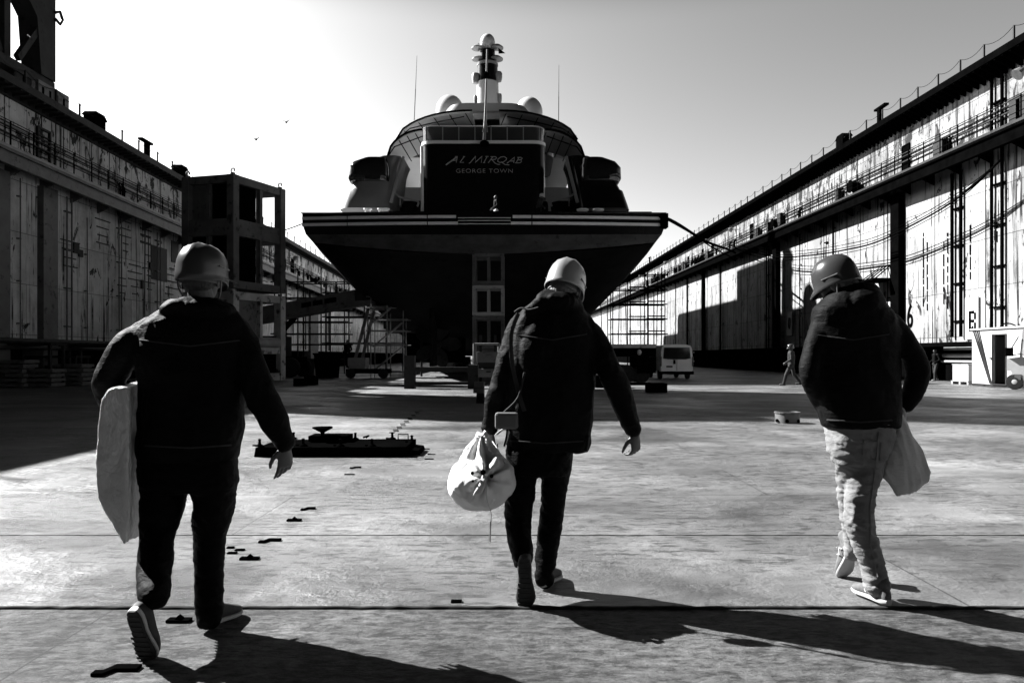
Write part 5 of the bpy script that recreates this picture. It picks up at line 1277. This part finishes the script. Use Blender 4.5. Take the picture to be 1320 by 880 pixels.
def torso_rings(mb, Y, rows, tilt=0):
    n = 28; R = []
    rows = sorted(rows, key=lambda r: -r[0])
    dense = []
    for a, b in zip(rows[:-1], rows[1:]):
        for i in range(4): dense.append(tuple(a[k] + (b[k] - a[k]) * i / 4 for k in range(5)))
    dense.append(rows[-1])
    for (py, xl, xr, dep, dy) in dense:
        a = W(xl, py, Y + dy); b = W(xr, py, Y + dy); c = (a + b) / 2; hw = (b.x - a.x) / 2
        ring = []
        for i in range(n):
            t = 2 * pi * i / n; cx_, sy = cos(t), sin(t); e = .82
            ring.append(Vector((c.x + hw * abs(cx_) ** e * (1 if cx_ > 0 else -1), c.y + dep * abs(sy) ** e * (1 if sy > 0 else -1), c.z)))
        R.append(ring)
    mb.loft(R)
def rows5(rows): return [r if len(r) == 5 else (*r, 0) for r in rows]
def limb_pts(Y, lst):    # (px, py, dy, r_m)
    return [W(a, b, Y + dy) for a, b, dy, r in lst], [r for *_, r in lst]
def densify(P, r, n=4):
    Q = smooth_path(P, n); rr = []
    for i in range(len(r) - 1):
        for k in range(n): rr.append(r[i] + (r[i + 1] - r[i]) * k / n)
    rr.append(r[-1]); return Q, rr

def person(spec):
    Y = spec['Y']; body = MB()
    H = head_frame(spec['head'], spec['yaw'], spec['pitch'], spec.get('roll', 0)); k = spec.get('k', 1)
    head_mb(body, H, k)
    nk = spec['neck']; body.limb([spec['head'] + H.to_3x3() @ Vector((0, -.03, -.05)), nk], [.055, .065], 16)
    # core under the clothes
    torso_rings(body, Y, [(py, (xl + xr) / 2 - (xr - xl) * .33, (xl + xr) / 2 + (xr - xl) * .33, d * .66, dy) for py, xl, xr, d, dy in rows5(spec['torso']) if py > spec['torso'][1][0]])
    torso_rings(body, Y, [(py, (xl + xr) / 2 - (xr - xl) * .4, (xl + xr) / 2 + (xr - xl) * .4, d * .7, dy) for py, xl, xr, d, dy in rows5(spec['hips'])])
    for a in spec['arms']:
        P, r = limb_pts(Y, a['path']); P, r = densify(P, [q * .6 for q in r]); r[-3:] = [max(.026, min(q, .032)) for q in r[-3:]]
        body.limb(P + [a['wrist']], r + [.026], 12)
        if a.get('hand'): h = a['hand']; hand_mb(body, a['wrist'], h['d'], h['pn'], h['side'], h.get('curl', (.5, .6, .7, .8)), h.get('spread', .12), h.get('th', .5), h.get('k', 1))
    for l in spec['legs']:
        P, r = limb_pts(Y, l['path']); P, r = densify(P, [q * .72 for q in r]); body.limb(P, r, 12)
    me = remesh(body, .0052, 2, .4)
    root = link(me, 'person', M['skin']); tag(root, spec['label'], 'person')
    bpy.context.view_layer.update()
    # jacket
    j = MB(); torso_rings(j, Y, rows5(spec['torso']))
    for a in spec['arms']:
        P, r = limb_pts(Y, a['path']); P, r = densify(P, r); j.limb(P, r, 18)
        c = P[-1]; dd = (P[-1] - P[-3]).normalized(); j.tube([c - dd * .03, c + dd * .012], [r[-1] * 1.06, r[-1] * 1.04], 18)
    for (c, rad, rz) in spec.get('lumps', []): j.ell(c, rad, Matrix.Rotation(rz, 3, 'Y'))
    for fn in spec.get('extra', []): fn(j)
    me = remesh(j, .0095, 3, .5); off = spec['seed']
    top = spec['torso'][0][0]; ztop = W(0, top, Y).z; zhem = W(0, spec['torso'][-1][0], Y).z
    def fj(c):
        ja = spec.get('jamp', 1)
        return ridged(c, 6, .012 * ja, off, (1, 1, .8)) + ridged(c, 14, .006 * ja, off + 4, (1, 1, .7)) + wr(c, 3.5, .012, off)
    displace(me, fj); jk = link(me, 'jacket', M[spec['jmat']], root)
    # trousers
    t = MB(); torso_rings(t, Y, rows5(spec['hips']))
    for l in spec['legs']:
        P, r = limb_pts(Y, l['path']); P, r = densify(P, r); t.limb(P, r, 18)
    me = remesh(t, .0085, 2, .5); wa = spec.get('wamp', 1)
    def ft(c):
        return ridged((c[0] + c[2] * .35, c[1], c[2] - c[0] * .5), 8, .0085 * wa, off + 2, (.9, .9, 1.25)) + ridged((c[0], c[1], c[2] + c[0] * .4), 18, .0055 * wa, off + 7, (.7, .7, 1.6)) + ((ridged((c[0], c[1], c[2] - c[0] * .3), 30, .006, off + 3, (.5, .5, 1.5)) * (.3 + .7 * math.exp(-((c[2] - .5) / .16) ** 2) + .7 * math.exp(-((c[2] - .13) / .1) ** 2))) if wa > 1 else 0) + wr(c, 4, .008, off)
    displace(me, ft); tr = link(me, 'trousers', M[spec['tmat']], root)
    # hair and helmet
    hm = MB(); R3 = H.to_3x3(); hm.ell(H @ Vector((0, -.012, .02)), (.084 * k, .1 * k, .1 * k), R3); hm.ell(H @ Vector((0, -.045, -.03)), (.07 * k, .062 * k, .06 * k), R3)
    me = remesh(hm, .006, 1); displace(me, lambda c: ridged(c, 45, .006, off)); link(me, 'hair', M[spec['hair']], root)
    helmet(root, H, spec['helm'], spec.get('hk', 1.0), strap=spec.get('strap', True), deep=spec.get('deep', 0))
    for s_ in spec['shoes']: shoe(root, *s_[0], **s_[1])
    return root, H

# ---- left walker carrying a wrapped slab
Y = 3.58
P1 = dict(Y=Y, k=1.0, deep=1, hk=1.07, seed=1.3, head=W(261, 358, 3.60), yaw=radians(-4), pitch=radians(-6), neck=W(262, 402, 3.58),
  torso=[(384, 240, 284, .07), (392, 228, 297, .09), (402, 208, 308, .115), (414, 186, 318, .135), (430, 177, 322, .145), (455, 178, 318, .15), (490, 183, 313, .15), (525, 183, 311, .155), (556, 182, 309, .16), (582, 182, 305, .155), (590, 184, 304, .15)],
  hips=[(575, 184, 304, .14), (600, 182, 306, .15), (622, 182, 306, .145), (632, 186, 302, .12)],
  arms=[dict(path=[(192, 424, 0, .07), (163, 452, -.02, .073), (142, 486, .02, .072), (141, 512, .1, .062), (152, 540, .26, .05)], wrist=W(156, 552, Y + .32), hand=dict(d=V(.25, .55, -.8), pn=V(1, 0, .2), side=-1, curl=(.3, .3, .35, .4))),
        dict(path=[(304, 424, 0, .07), (322, 460, -.02, .066), (334, 502, -.03, .069), (354, 542, -.01, .063), (366, 571, .02, .05)], wrist=W(368, 577, Y + .02), hand=dict(d=V(-.05, .1, -1), pn=V(-.75, .6, 0), side=-1, curl=(.28, .38, .5, .6), th=.4, spread=.1))],
  legs=[dict(path=[(213, 618, 0, .108), (209, 650, -.02, .1), (204, 688, -.06, .081), (200, 730, -.2, .07), (199, 768, -.33, .062)]),
        dict(path=[(276, 618, 0, .108), (275, 650, .02, .1), (270, 690, .05, .077), (269, 735, .03, .066), (270, 785, -.0, .062), (270, 796, -.0, .06)])],
  lumps=[(W(258, 396, 3.52), (.165, .11, .05), radians(4)), (W(232, 394, 3.5), (.09, .08, .032), radians(-18))],
  shoes=[((Vector((W(184, 0, 3.24).x - .0, 3.24 - .27, 0)), radians(3), radians(66), 'shoe_d'), dict(pale=True, tread=True)),
         ((Vector((W(266, 0, 3.6).x, 3.54, 0)), radians(14), radians(4), 'shoe_d'), dict(pale=True))],
  jmat='jacket', tmat='trousers', hair='hair_d', helm='helm_d', label='man in black jacket and grey helmet walking with a wrapped slab under his left arm')
def rolled(j): pass
r1, H1 = person(P1)
# ---- middle walker with backpack strap and white sack
Y = 4.22
P2 = dict(Y=Y, hk=1.04, seed=8.7, head=W(728, 374, 4.25), yaw=radians(-22), pitch=radians(-27), roll=radians(4), neck=W(716, 404, 4.22),
  torso=[(374, 700, 738, .06), (384, 690, 748, .09), (396, 676, 753, .115), (408, 666, 760, .135), (425, 660, 768, .145), (450, 656, 770, .155), (480, 654, 767, .155), (510, 653, 765, .155), (545, 653, 763, .16), (572, 654, 760, .155), (580, 658, 758, .15)],
  hips=[(560, 655, 740, .13), (585, 653, 738, .145), (602, 653, 737, .14), (610, 656, 734, .12)],
  arms=[dict(path=[(672, 416, 0, .066), (660, 450, -.01, .066), (649, 490, .0, .064), (637, 527, .02, .056), (631, 552, .03, .044)], wrist=W(631, 557, Y + .03), hand=dict(d=V(0, .05, -1), pn=V(.5, .85, 0), side=-1, curl=(1.1, 1.15, 1.2, 1.25), th=1, k=.95)),
        dict(path=[(752, 415, 0, .07), (771, 447, -.02, .074), (791, 488, -.05, .07), (806, 525, -.03, .062), (817, 553, .0, .048)], wrist=W(819, 560, Y + .01), hand=dict(d=V(.05, .1, -1), pn=V(-.7, .7, 0), side=-1, curl=(.8, .8, .85, .9), th=.9))],
  legs=[dict(path=[(674, 604, 0, .09), (671, 640, .0, .083), (668, 672, -.03, .069), (671, 700, -.14, .06), (674, 722, -.22, .054)]),
        dict(path=[(716, 604, 0, .09), (713, 640, .03, .068), (711, 668, .04, .068), (706, 700, .02, .062), (702, 738, .0, .05), (702, 746, .0, .05)])],
  lumps=[(W(718, 388, 4.16), (.125, .1, .06), radians(6)), (W(690, 396, 4.14), (.07, .07, .035), radians(-25)), (W(690, 455, 4.12), (.085, .07, .2), radians(4))],
  shoes=[((Vector((W(674, 0, 3.93).x, 3.93 - .27, 0)), radians(2), radians(80), 'shoe_d'), dict(pale=False, tread=True)),
         ((Vector((W(699, 0, 4.24).x, 4.18, 0)), radians(18), radians(4), 'shoe_d'), dict(pale=True))],
  jmat='jacket_b', tmat='trousers', hair='hair_g', helm='helm_w', label='middle man in black anorak and white helmet looking down while carrying a white sack')
r2, H2 = person(P2)
# hem corner and straps of the middle walker
m = MB(); m.loft([[W(738, 560, Y + .1), W(738, 560, Y - .14), W(760, 560, Y - .1), W(762, 560, Y + .1)], [W(737, 577, Y + .1), W(737, 577, Y - .14), W(757, 582, Y - .1), W(760, 579, Y + .1)]]); me = remesh(m, .008, 2); link(me, 'jacket_hem', M['jacket_b'], r2)
m = MB(); 
m.tube(smooth_path([W(668, 404, Y - .13), W(659, 430, Y - .15), W(660, 465, Y - .17), W(667, 500, Y - .17), W(676, 530, Y - .17)], 5), .012, 8, flat=.35)
m.tube(smooth_path([W(664, 402, Y - .1), W(672, 397, Y - .12), W(682, 399, Y - .14), W(694, 396, Y - .15)], 5), .012, 8, flat=.4); m.build('shoulder_strap', M['overall'], r2, True)
# ---- right walker with cloth bag
Y = 3.98
P3 = dict(Y=Y, jamp=.6, hk=.93, seed=17.1, head=W(1079, 368, 4.0), yaw=radians(48), pitch=radians(-20), roll=radians(0), neck=W(1094, 396, 3.98),
  torso=[(366, 1080, 1124, .08), (374, 1070, 1131, .1), (386, 1062, 1134, .12), (398, 1050, 1142, .13), (410, 1047, 1152, .13), (430, 1048, 1160, .135), (460, 1049, 1158, .135), (490, 1050, 1156, .135), (515, 1053, 1156, .14), (535, 1058, 1157, .14), (550, 1063, 1156, .14)],
  hips=[(535, 1066, 1152, .13), (560, 1068, 1149, .135), (582, 1071, 1143, .125), (596, 1075, 1136, .11)],
  arms=[dict(path=[(1060, 420, 0, .062), (1050, 450, -.04, .057), (1044, 484, -.06, .056), (1053, 508, .02, .05), (1066, 532, .12, .042)], wrist=W(1070, 538, Y + .18), hand=dict(d=V(.3, .3, -.9), pn=V(1, .3, 0), side=1, curl=(.4, .4, .5, .5))),
        dict(path=[(1146, 418, 0, .066), (1170, 446, -.01, .064), (1183, 478, .0, .06), (1176, 505, .03, .05), (1166, 520, .06, .042)], wrist=W(1163, 525, Y + .07), hand=dict(d=V(-.15, .2, -1), pn=V(-.8, .5, 0), side=-1, curl=(1.0, 1.1, 1.1, 1.2), th=1, k=.92))],
  legs=[dict(path=[(1097, 592, 0, .085), (1097, 630, .08, .072), (1099, 664, .14, .06), (1101, 698, .16, .047), (1098, 712, .16, .043)]),
        dict(path=[(1118, 592, 0, .092), (1109, 630, -.02, .078), (1108, 662, -.02, .074), (1114, 692, -.0, .068), (1125, 728, .0, .058), (1130, 757, -.01, .052)])],
  lumps=[(W(1112, 388, 3.92), (.105, .1, .075), radians(8)), (W(1076, 391, 4.0), (.075, .1, .045), radians(-25))],
  shoes=[((Vector((W(1145, 0, 3.9).x, 3.89, 0)), radians(-10), radians(3), 'shoe_g'), dict(pale=True, laces=True, k=1.0)),
         ((Vector((W(1122, 0, 4.2).x, 4.17, 0.0)), radians(-10), radians(62), 'shoe_g'), dict(pale=True, laces=True))],
  jmat='jacket_c', tmat='jeans', wamp=1.35, hair='hair_d', helm='helm_m', label='man in charcoal jacket and pale crumpled trousers on the right with a cloth bag')
r3, H3 = person(P3)
m = MB()
for sx in (-1, 1): m.tube(smooth_path([H3 @ V(sx * .075, .0, .0), H3 @ V(sx * .06, .08, .004), H3 @ V(sx * .03, .1, -.012), H3 @ V(sx * .006, .104, 0)], 4), .003, 6)
m.build('glasses', M['black'], r3)
m = MB(); p, q_ = H1 @ V(.12, .03, -.005), H1 @ V(.15, .05, -.02); m.tube([H1 @ V(.1, -.06, -.02), p, q_], .004, 6); m.tube([H1 @ V(-.1, -.02, -.0), H1 @ V(-.125, 0, -.015), H1 @ V(-.11, .01, -.05)], .0035, 6); m.build('visor_strap', M['strap'], r1)

def on_surface(obj, p, d, off=.004):
    dg = bpy.context.evaluated_depsgraph_get(); inv = obj.matrix_world.inverted()
    ok, loc, nor, idx = obj.ray_cast(inv @ (p - d * .6), (inv.to_3x3() @ d).normalized(), distance=1.5)
    return (obj.matrix_world @ loc) - d * off if ok else None
def seam_on(root, kind, pts, Y, r, mat, name, n=10):
    bpy.context.view_layer.update()
    ob = [c for c in bpy.data.objects if c.parent == root and c.name.startswith(kind)][0]; Q = []
    for (ax, ay), (bx, by) in zip(pts[:-1], pts[1:]):
        for i in range(n):
            t = i / n; p = W(ax + (bx - ax) * t, ay + (by - ay) * t, Y); d = (p - Vector((0, 0, CAMH))).normalized(); q = on_surface(ob, p, d)
            if q is not None: Q.append(q)
    if len(Q) > 3: m = MB(); m.tube(Q, r, 6); return m.build(name, mat, ob, True)
seam_on(r3, 'trousers', [(1133, 556), (1129, 600), (1122, 650), (1122, 700), (1133, 748)], 3.98, .003, M['jeans'], 'side_seam')
seam_on(r3, 'trousers', [(1114, 566), (1112, 590), (1134, 594), (1136, 570), (1114, 566)], 3.98, .003, M['jeans'], 'pocket_seam')
for rr_, YY, hem, yoke in ((r1, 3.58, [(186, 574), (245, 577), (302, 573)], [(180, 438), (245, 446), (314, 438)]), (r2, 4.22, [(656, 568), (705, 571), (756, 568)], [(668, 432), (712, 438), (760, 430)]), (r3, 3.98, [(1066, 541), (1110, 544), (1153, 541)], [(1054, 432), (1100, 438), (1150, 430)])):
    seam_on(rr_, 'jacket', hem, YY, .0045, M['overall'], 'hem_seam', 14); seam_on(rr_, 'jacket', yoke, YY, .0035, M['overall'], 'yoke_seam', 14)

# ---- what they carry
def plastic():
    m, t, b = newmat('wrinkled_film_painted_glints')
    n = noise_n(t, 8, 9, .7, (1, 1, .55), dist=1.8); r = ramp(t, n.outputs[0], [(.486, .5), (.5, 1.0), (.514, .5)]); n2 = noise_n(t, 2, 4, .5)  # thin bright lines paint glints on the creases into the colour
    c = mixc(t, 'MIX', .6, r.outputs[0], ramp(t, n2.outputs[0], [(.4, .1), (.65, .8)]).outputs[0]); t.links.new(c, b.inputs['Base Color'])
    b.inputs['Roughness'].default_value = .14; b.inputs['Specular IOR Level'].default_value = .9
    b.inputs['Transmission Weight'].default_value = 0; bump(t, b, n.outputs[0], 1, .04); return m
M['film'] = plastic()
ys = 3.5; m = MB()
def sl(px, py, dy): return W(px, py, ys + dy)
front = [(160, 701), (136, 660), (126, 640), (124, 590), (127, 540), (131, 516), (140, 502), (152, 498), (164, 500), (166, 520), (166, 600), (163, 680)]
back = [(180, 692), (176, 660), (174, 640), (172, 590), (171, 540), (172, 516), (176, 500), (180, 494), (186, 492), (190, 510), (190, 600), (188, 684)]
m.loft([[sl(x, y, -.16) for x, y in front], [sl(x + 4, y - 1, .0) for x, y in front], [sl(x + 8, y - 4, .38) for x, y in back]])
me = remesh(m, .008, 3, .6); displace(me, lambda c: ridged(c, 13, .004, 3, (1, 1, .5)) + ridged(c, 32, .003, 7) + wr(c, 5, .003)); sb = link(me, 'wrapped_slab', M['film']); tag(sb, 'thick pale slab wrapped in shiny plastic under the left man arm', 'wrapped slab')
# white sack
M['sack'] = paint('white_sack_cloth', .62, .75, .06, 5, bmp=.25, bdist=.01, spec=.2)
def sack_mat():
    m, t, b = newmat('thin_white_sack'); n = noise_n(t, 9, 6, .6, dist=1)
    b.inputs['Base Color'].default_value = g3(.62); b.inputs['Roughness'].default_value = .7
    b.inputs['Subsurface Weight'].default_value = .25; b.inputs['Subsurface Radius'].default_value = (.05, .05, .05); bump(t, b, n.outputs[0], .35, .02); return m
M['sack'] = sack_mat()
ys = 4.12; sc_ = sc(ys); c0 = W(621, 620, ys); m = MB()
m.ell(c0, (43 * sc_, .24, 36 * sc_), Matrix.Rotation(radians(-8), 3, 'Y'), nu=30, nv=20)
m.loft([[c0 + V(x * sc_, y, z * sc_) for x, y in [(a_ * cos(q * pi / 8), b_ * sin(q * pi / 8)) for q in range(16)]] for a_, b_, z in ((37, .19, 12), (27, .13, 28), (16, .07, 42), (7, .035, 53), (4, .02, 62))])
me = remesh(m, .008, 3, .5); pc = W(625, 617, ys - .24)
def fs(c):
    v = Vector(c) - pc; a = atan2(v.z, v.x); r = sqrt(v.x ** 2 + v.z ** 2) + .001
    k = max(0, 1 - r / .2) * (1 if v.y < .2 else 0)
    up = max(0, min(1, (c[2] - c0.z - .05) / .12))
    return .026 * k * (sin(a * 8 + noise.noise(Vector((a, 3, 0))) * 3) * .7) - .04 * max(0, 1 - r / .045) * (v.y < .15) + ridged(c, 7, .014, 5) + ridged(c, 18, .006, 8) + up * .016 * sin(atan2(c[1] - c0.y, c[0] - c0.x) * 9 + c[2] * 5)
displace(me, fs); sk_ = link(me, 'sack', M['sack']); tag(sk_, 'bulging white drawstring sack hanging from the middle man left hand', 'sack')
m = MB(); t0 = pc + V(0, -.0, 0); m.loft([[t0 + V(x, y, z) for x, y, z in r_] for r_ in ([(-.012, -.01, .02), (.012, -.01, .02), (.012, .02, .02), (-.012, .02, .02)], [(-.03, -.035, -.03), (.0, -.04, -.035), (.0, -.015, -.03), (-.03, -.01, -.025)], [(-.065, -.03, -.085), (-.015, -.035, -.07), (-.015, -.02, -.07), (-.06, -.02, -.085)])]); me = remesh(m, .005, 2); displace(me, lambda c: ridged(c, 30, .003)); link(me, 'gathered_mouth', M['sack'], sk_)
m = MB(); m.tube(smooth_path([t0 + V(.01, -.02, 0), t0 + V(.012, -.03, -.1), W(633, 660, ys - .26), W(632.5, 680, ys - .26)], 4), .0022, 6); m.tube([W(632.5, 672, ys - .26), W(631.5, 698, ys - .26)], .0045, 6); m.build('drawstring', M['lace'], sk_); m = MB()
m.tube(smooth_path([W(631, 566, 4.25), W(612, 578, 4.2), W(600, 590, 4.15), W(592, 600, 4.1)], 4), .004, 6); m.build('drawstring', M['lace'], sk_); m = MB(); m.tube(smooth_path([W(633, 566, 4.25), W(645, 585, 4.1), W(652, 603, 4.05), W(640, 606, 4.0)], 4), .003, 6); m.build('drawstring', M['lace'], sk_)
m = MB()
for dx, dz, r_ in ((-.065, .03, .009), (-.01, .035, .014), (.035, .015, .01), (-.062, -.01, .007)): m.ell(t0 + V(dx, -.002, dz), (r_, .02, r_), nu=12, nv=8)
m.build('eyelet', M['black'], sk_)
m = MB(); m.tube(smooth_path([W(640, 560, 4.18), W(650, 553, 4.14), W(657, 560, 4.16), W(652, 572, 4.2)], 5), .012, 8, flat=.3); m.build('handle', M['sack'], sk_)
# small pouch on the hip
m = MB(); a, b_ = W(638.5, 551, 4.1), W(668, 530, 4.1); m.b2((a.x, 4.0, a.z), (b_.x, 4.06, b_.z)); po = m.build('hip_pouch', M['grey'], None, bevel=.015); tag(po, 'flat grey rectangular pouch on the hip of the middle man', 'pouch')
m = MB(); m.tube(smooth_path([W(650, 531, 4.05), W(668, 512, 4.04), W(676, 480, 4.03)], 4), .006, 6); m.build('strap', M['overall'], po)
m = MB(); m.tube(smooth_path([W(654, 551, 4.05), W(653, 562, 4.06), W(650, 575, 4.06)], 4), .006, 6); m.build('loose_cord', M['black'], po)
# cloth bag
M['bag'] = cloth('unbleached_cloth', .5, .08, sc_=50)
yb = 3.98; m = MB()
def bg_(px, py, dy): return W(px, py, yb + dy)
rows = [((1160, 534), (1163, 534), .02), ((1156, 545), (1168, 546), .03), ((1150, 562), (1178, 562), .045), ((1144, 582), (1188, 580), .055), ((1138, 600), (1197, 598), .06), ((1136, 614), (1202, 608), .05), ((1146, 628), (1198, 618), .035), ((1155, 640), (1180, 632), .015)]
R = []
for (l, r_, d) in rows:
    A = bg_(*l, 0); B = bg_(*r_, 0.04); n = 16; R.append([(A + B) / 2 + (B - A) / 2 * cos(2 * pi * q / n) + V(0, d * sin(2 * pi * q / n), 0) for q in range(n)])
m.loft(R); me = remesh(m, .007, 3); displace(me, lambda c: ridged((c[0] + c[2] * .35, c[1], c[2]), 12, .01, 6, (1.6, 1, .35)) + wr(c, 6, .006)); bo = link(me, 'cloth_bag', M['bag']); tag(bo, 'pale cloth bag hanging from the right man hand', 'bag')
m = MB(); m.tube(smooth_path([bg_(1158, 546, -.01), bg_(1159, 532, 0), bg_(1163, 525, .03), bg_(1167, 534, .02), bg_(1166, 546, .01)], 5), .008, 8, flat=.5); m.build('handle', M['bag'], bo)
# trouser cuffs rolled pale on the right man
m = MB(); P, r = limb_pts(Y, [(1130, 750, 0, .068), (1131, 757, -.0, .07)]); m.tube(P, r, 18); me = remesh(m, .007, 2); displace(me, lambda c: ridged(c, 25, .005)); link(me, 'trouser_cuff', M['jeans'], r3)

# ---- small figures further off
def small_person(name_label, base, h, yaw, mats, stride=.25, arm=((.12, .1), (-.1, .1)), helm=None, hide=0, lean=0):
    """base on the floor, h height; local frame: faces +Y before yaw"""
    k = h / 1.8; Rz = Matrix.Rotation(yaw, 3, 'Z'); T = lambda x, y, z: Vector(base) + Rz @ Vector((x * k, (y + lean * max(0, z - .9)) * k, z * k))
    b = MB(); H = Matrix.Translation(T(0, .03, 1.64)) @ Rz.to_4x4(); head_mb(b, H, k)
    b.limb([T(0, 0, 1.5), T(0, 0, 1.58)], [.055 * k, .05 * k], 10)
    b.limb([T(0, 0, .98), T(0, 0, 1.2), T(0, 0, 1.4)], [.1 * k, .11 * k, .12 * k], 12)
    arms = []
    for s_, (ex, ey) in zip((-1, 1), arm):
        sh = T(s_ * .19, 0, 1.43); el = T(s_ * (.24 + ex * .3), -ey * .3, 1.16); wrp = T(s_ * (.2), ey * 2.2, 1.0); arms.append((sh, el, wrp)); b.limb([sh, el, wrp], [.045 * k, .038 * k, .028 * k], 10)
        hand_mb(b, wrp, (wrp - el), Rz @ Vector((-s_, 0, 0)), 1, k=k)
    legs = []
    for s_, st in ((-1, stride), (1, -stride)):
        hp = T(s_ * .09, 0, .93); kn = T(s_ * .1, st * .5 + .05, .5); an = T(s_ * .1, st - (.06 if st < 0 else 0), .1 + (.05 if st < 0 else 0)); legs.append((hp, kn, an)); b.limb([hp, kn, an], [.075 * k, .055 * k, .04 * k], 10)
    me = remesh(b, .012, 2); o = link(me, 'person', M['skin']); tag(o, name_label, 'person'); bpy.context.view_layer.update()
    j = MB(); j.limb([T(0, 0, .95), T(0, 0, 1.2), T(0, .0, 1.42)], [.15 * k, .155 * k, .15 * k], 16); j.limb([T(-.17, 0, 1.44), T(.17, 0, 1.44)], [.075 * k, .075 * k], 12)
    for a in arms: j.limb(list(a), [.065 * k, .058 * k, .045 * k], 12)
    me = remesh(j, .018, 2); displace(me, lambda c: ridged(c, 9, .008)); link(me, 'jacket', M[mats[0]], o)
    j = MB(); j.limb([T(0, 0, .9), T(0, 0, 1.0)], [.145 * k, .14 * k], 16)
    for a in legs: j.limb(list(a), [.095 * k, .078 * k, .062 * k], 12)
    me = remesh(j, .018, 2); displace(me, lambda c: ridged(c, 9, .008)); link(me, 'trousers', M[mats[1]], o)
    for a in legs:
        m = MB(); f = Rz @ Vector((0, 1, 0)); c = a[2] + Vector((0, 0, -.05 * k)); m.limb([c - f * .05 * k, c + f * .16 * k], [.045 * k, .038 * k], 12); m.build('shoe', M[mats[2]], o, True)
    if helm: helmet(o, H, helm, 1.08 * k, strap=False)
    else:
        m = MB(); m.ell(H @ Vector((0, -.015, .05)), (.086 * k, .1 * k, .085 * k)); m.build('hair', M['hair_d'], o, True)
    return o
g = G(1020, 497)
small_person('person in grey overalls and helmet striding near the right wall', (g.x, g.y, 0), 1.84, radians(65), ('overall', 'overall', 'shoe_d'), .3, ((.1, .1), (.1, .08)), 'helm_m')
g = G(1206, 491)
small_person('person in dark clothes and pale shoes standing by the dark plinth behind the right man', (g.x, g.y, 0), 1.75, radians(100), ('jacket', 'overall', 'sole'), .12)
p = W(639.5, 0, 40.9); small_person('person in dark top and white trousers on the yacht stern', (p.x, 40.9, 8.45), 1.72, radians(100), ('jacket', 'bagw', 'shoe_d') if False else ('jacket', 'sack', 'shoe_d'), .15)
p = W(694, 0, 41.5); small_person('person in white helmet bending over on the yacht stern', (p.x, 41.5, 8.6), 1.78, radians(-70), ('overall', 'trousers', 'shoe_d'), .1, helm='lace', lean=.25)
p = W(704, 0, 41.9); small_person('person in black without helmet just right of the bending one on the yacht', (p.x, 41.9, 8.6), 1.66, radians(80), ('jacket', 'trousers', 'shoe_d'), .1, lean=.1)
p = W(451, 0, 45); small_person('dark figure standing on the equipment skid beside the leaning boards', (p.x, 44.4, W(0, 472, 44).z - .1), 1.7, radians(160), ('jacket', 'trousers', 'shoe_d'), .15)
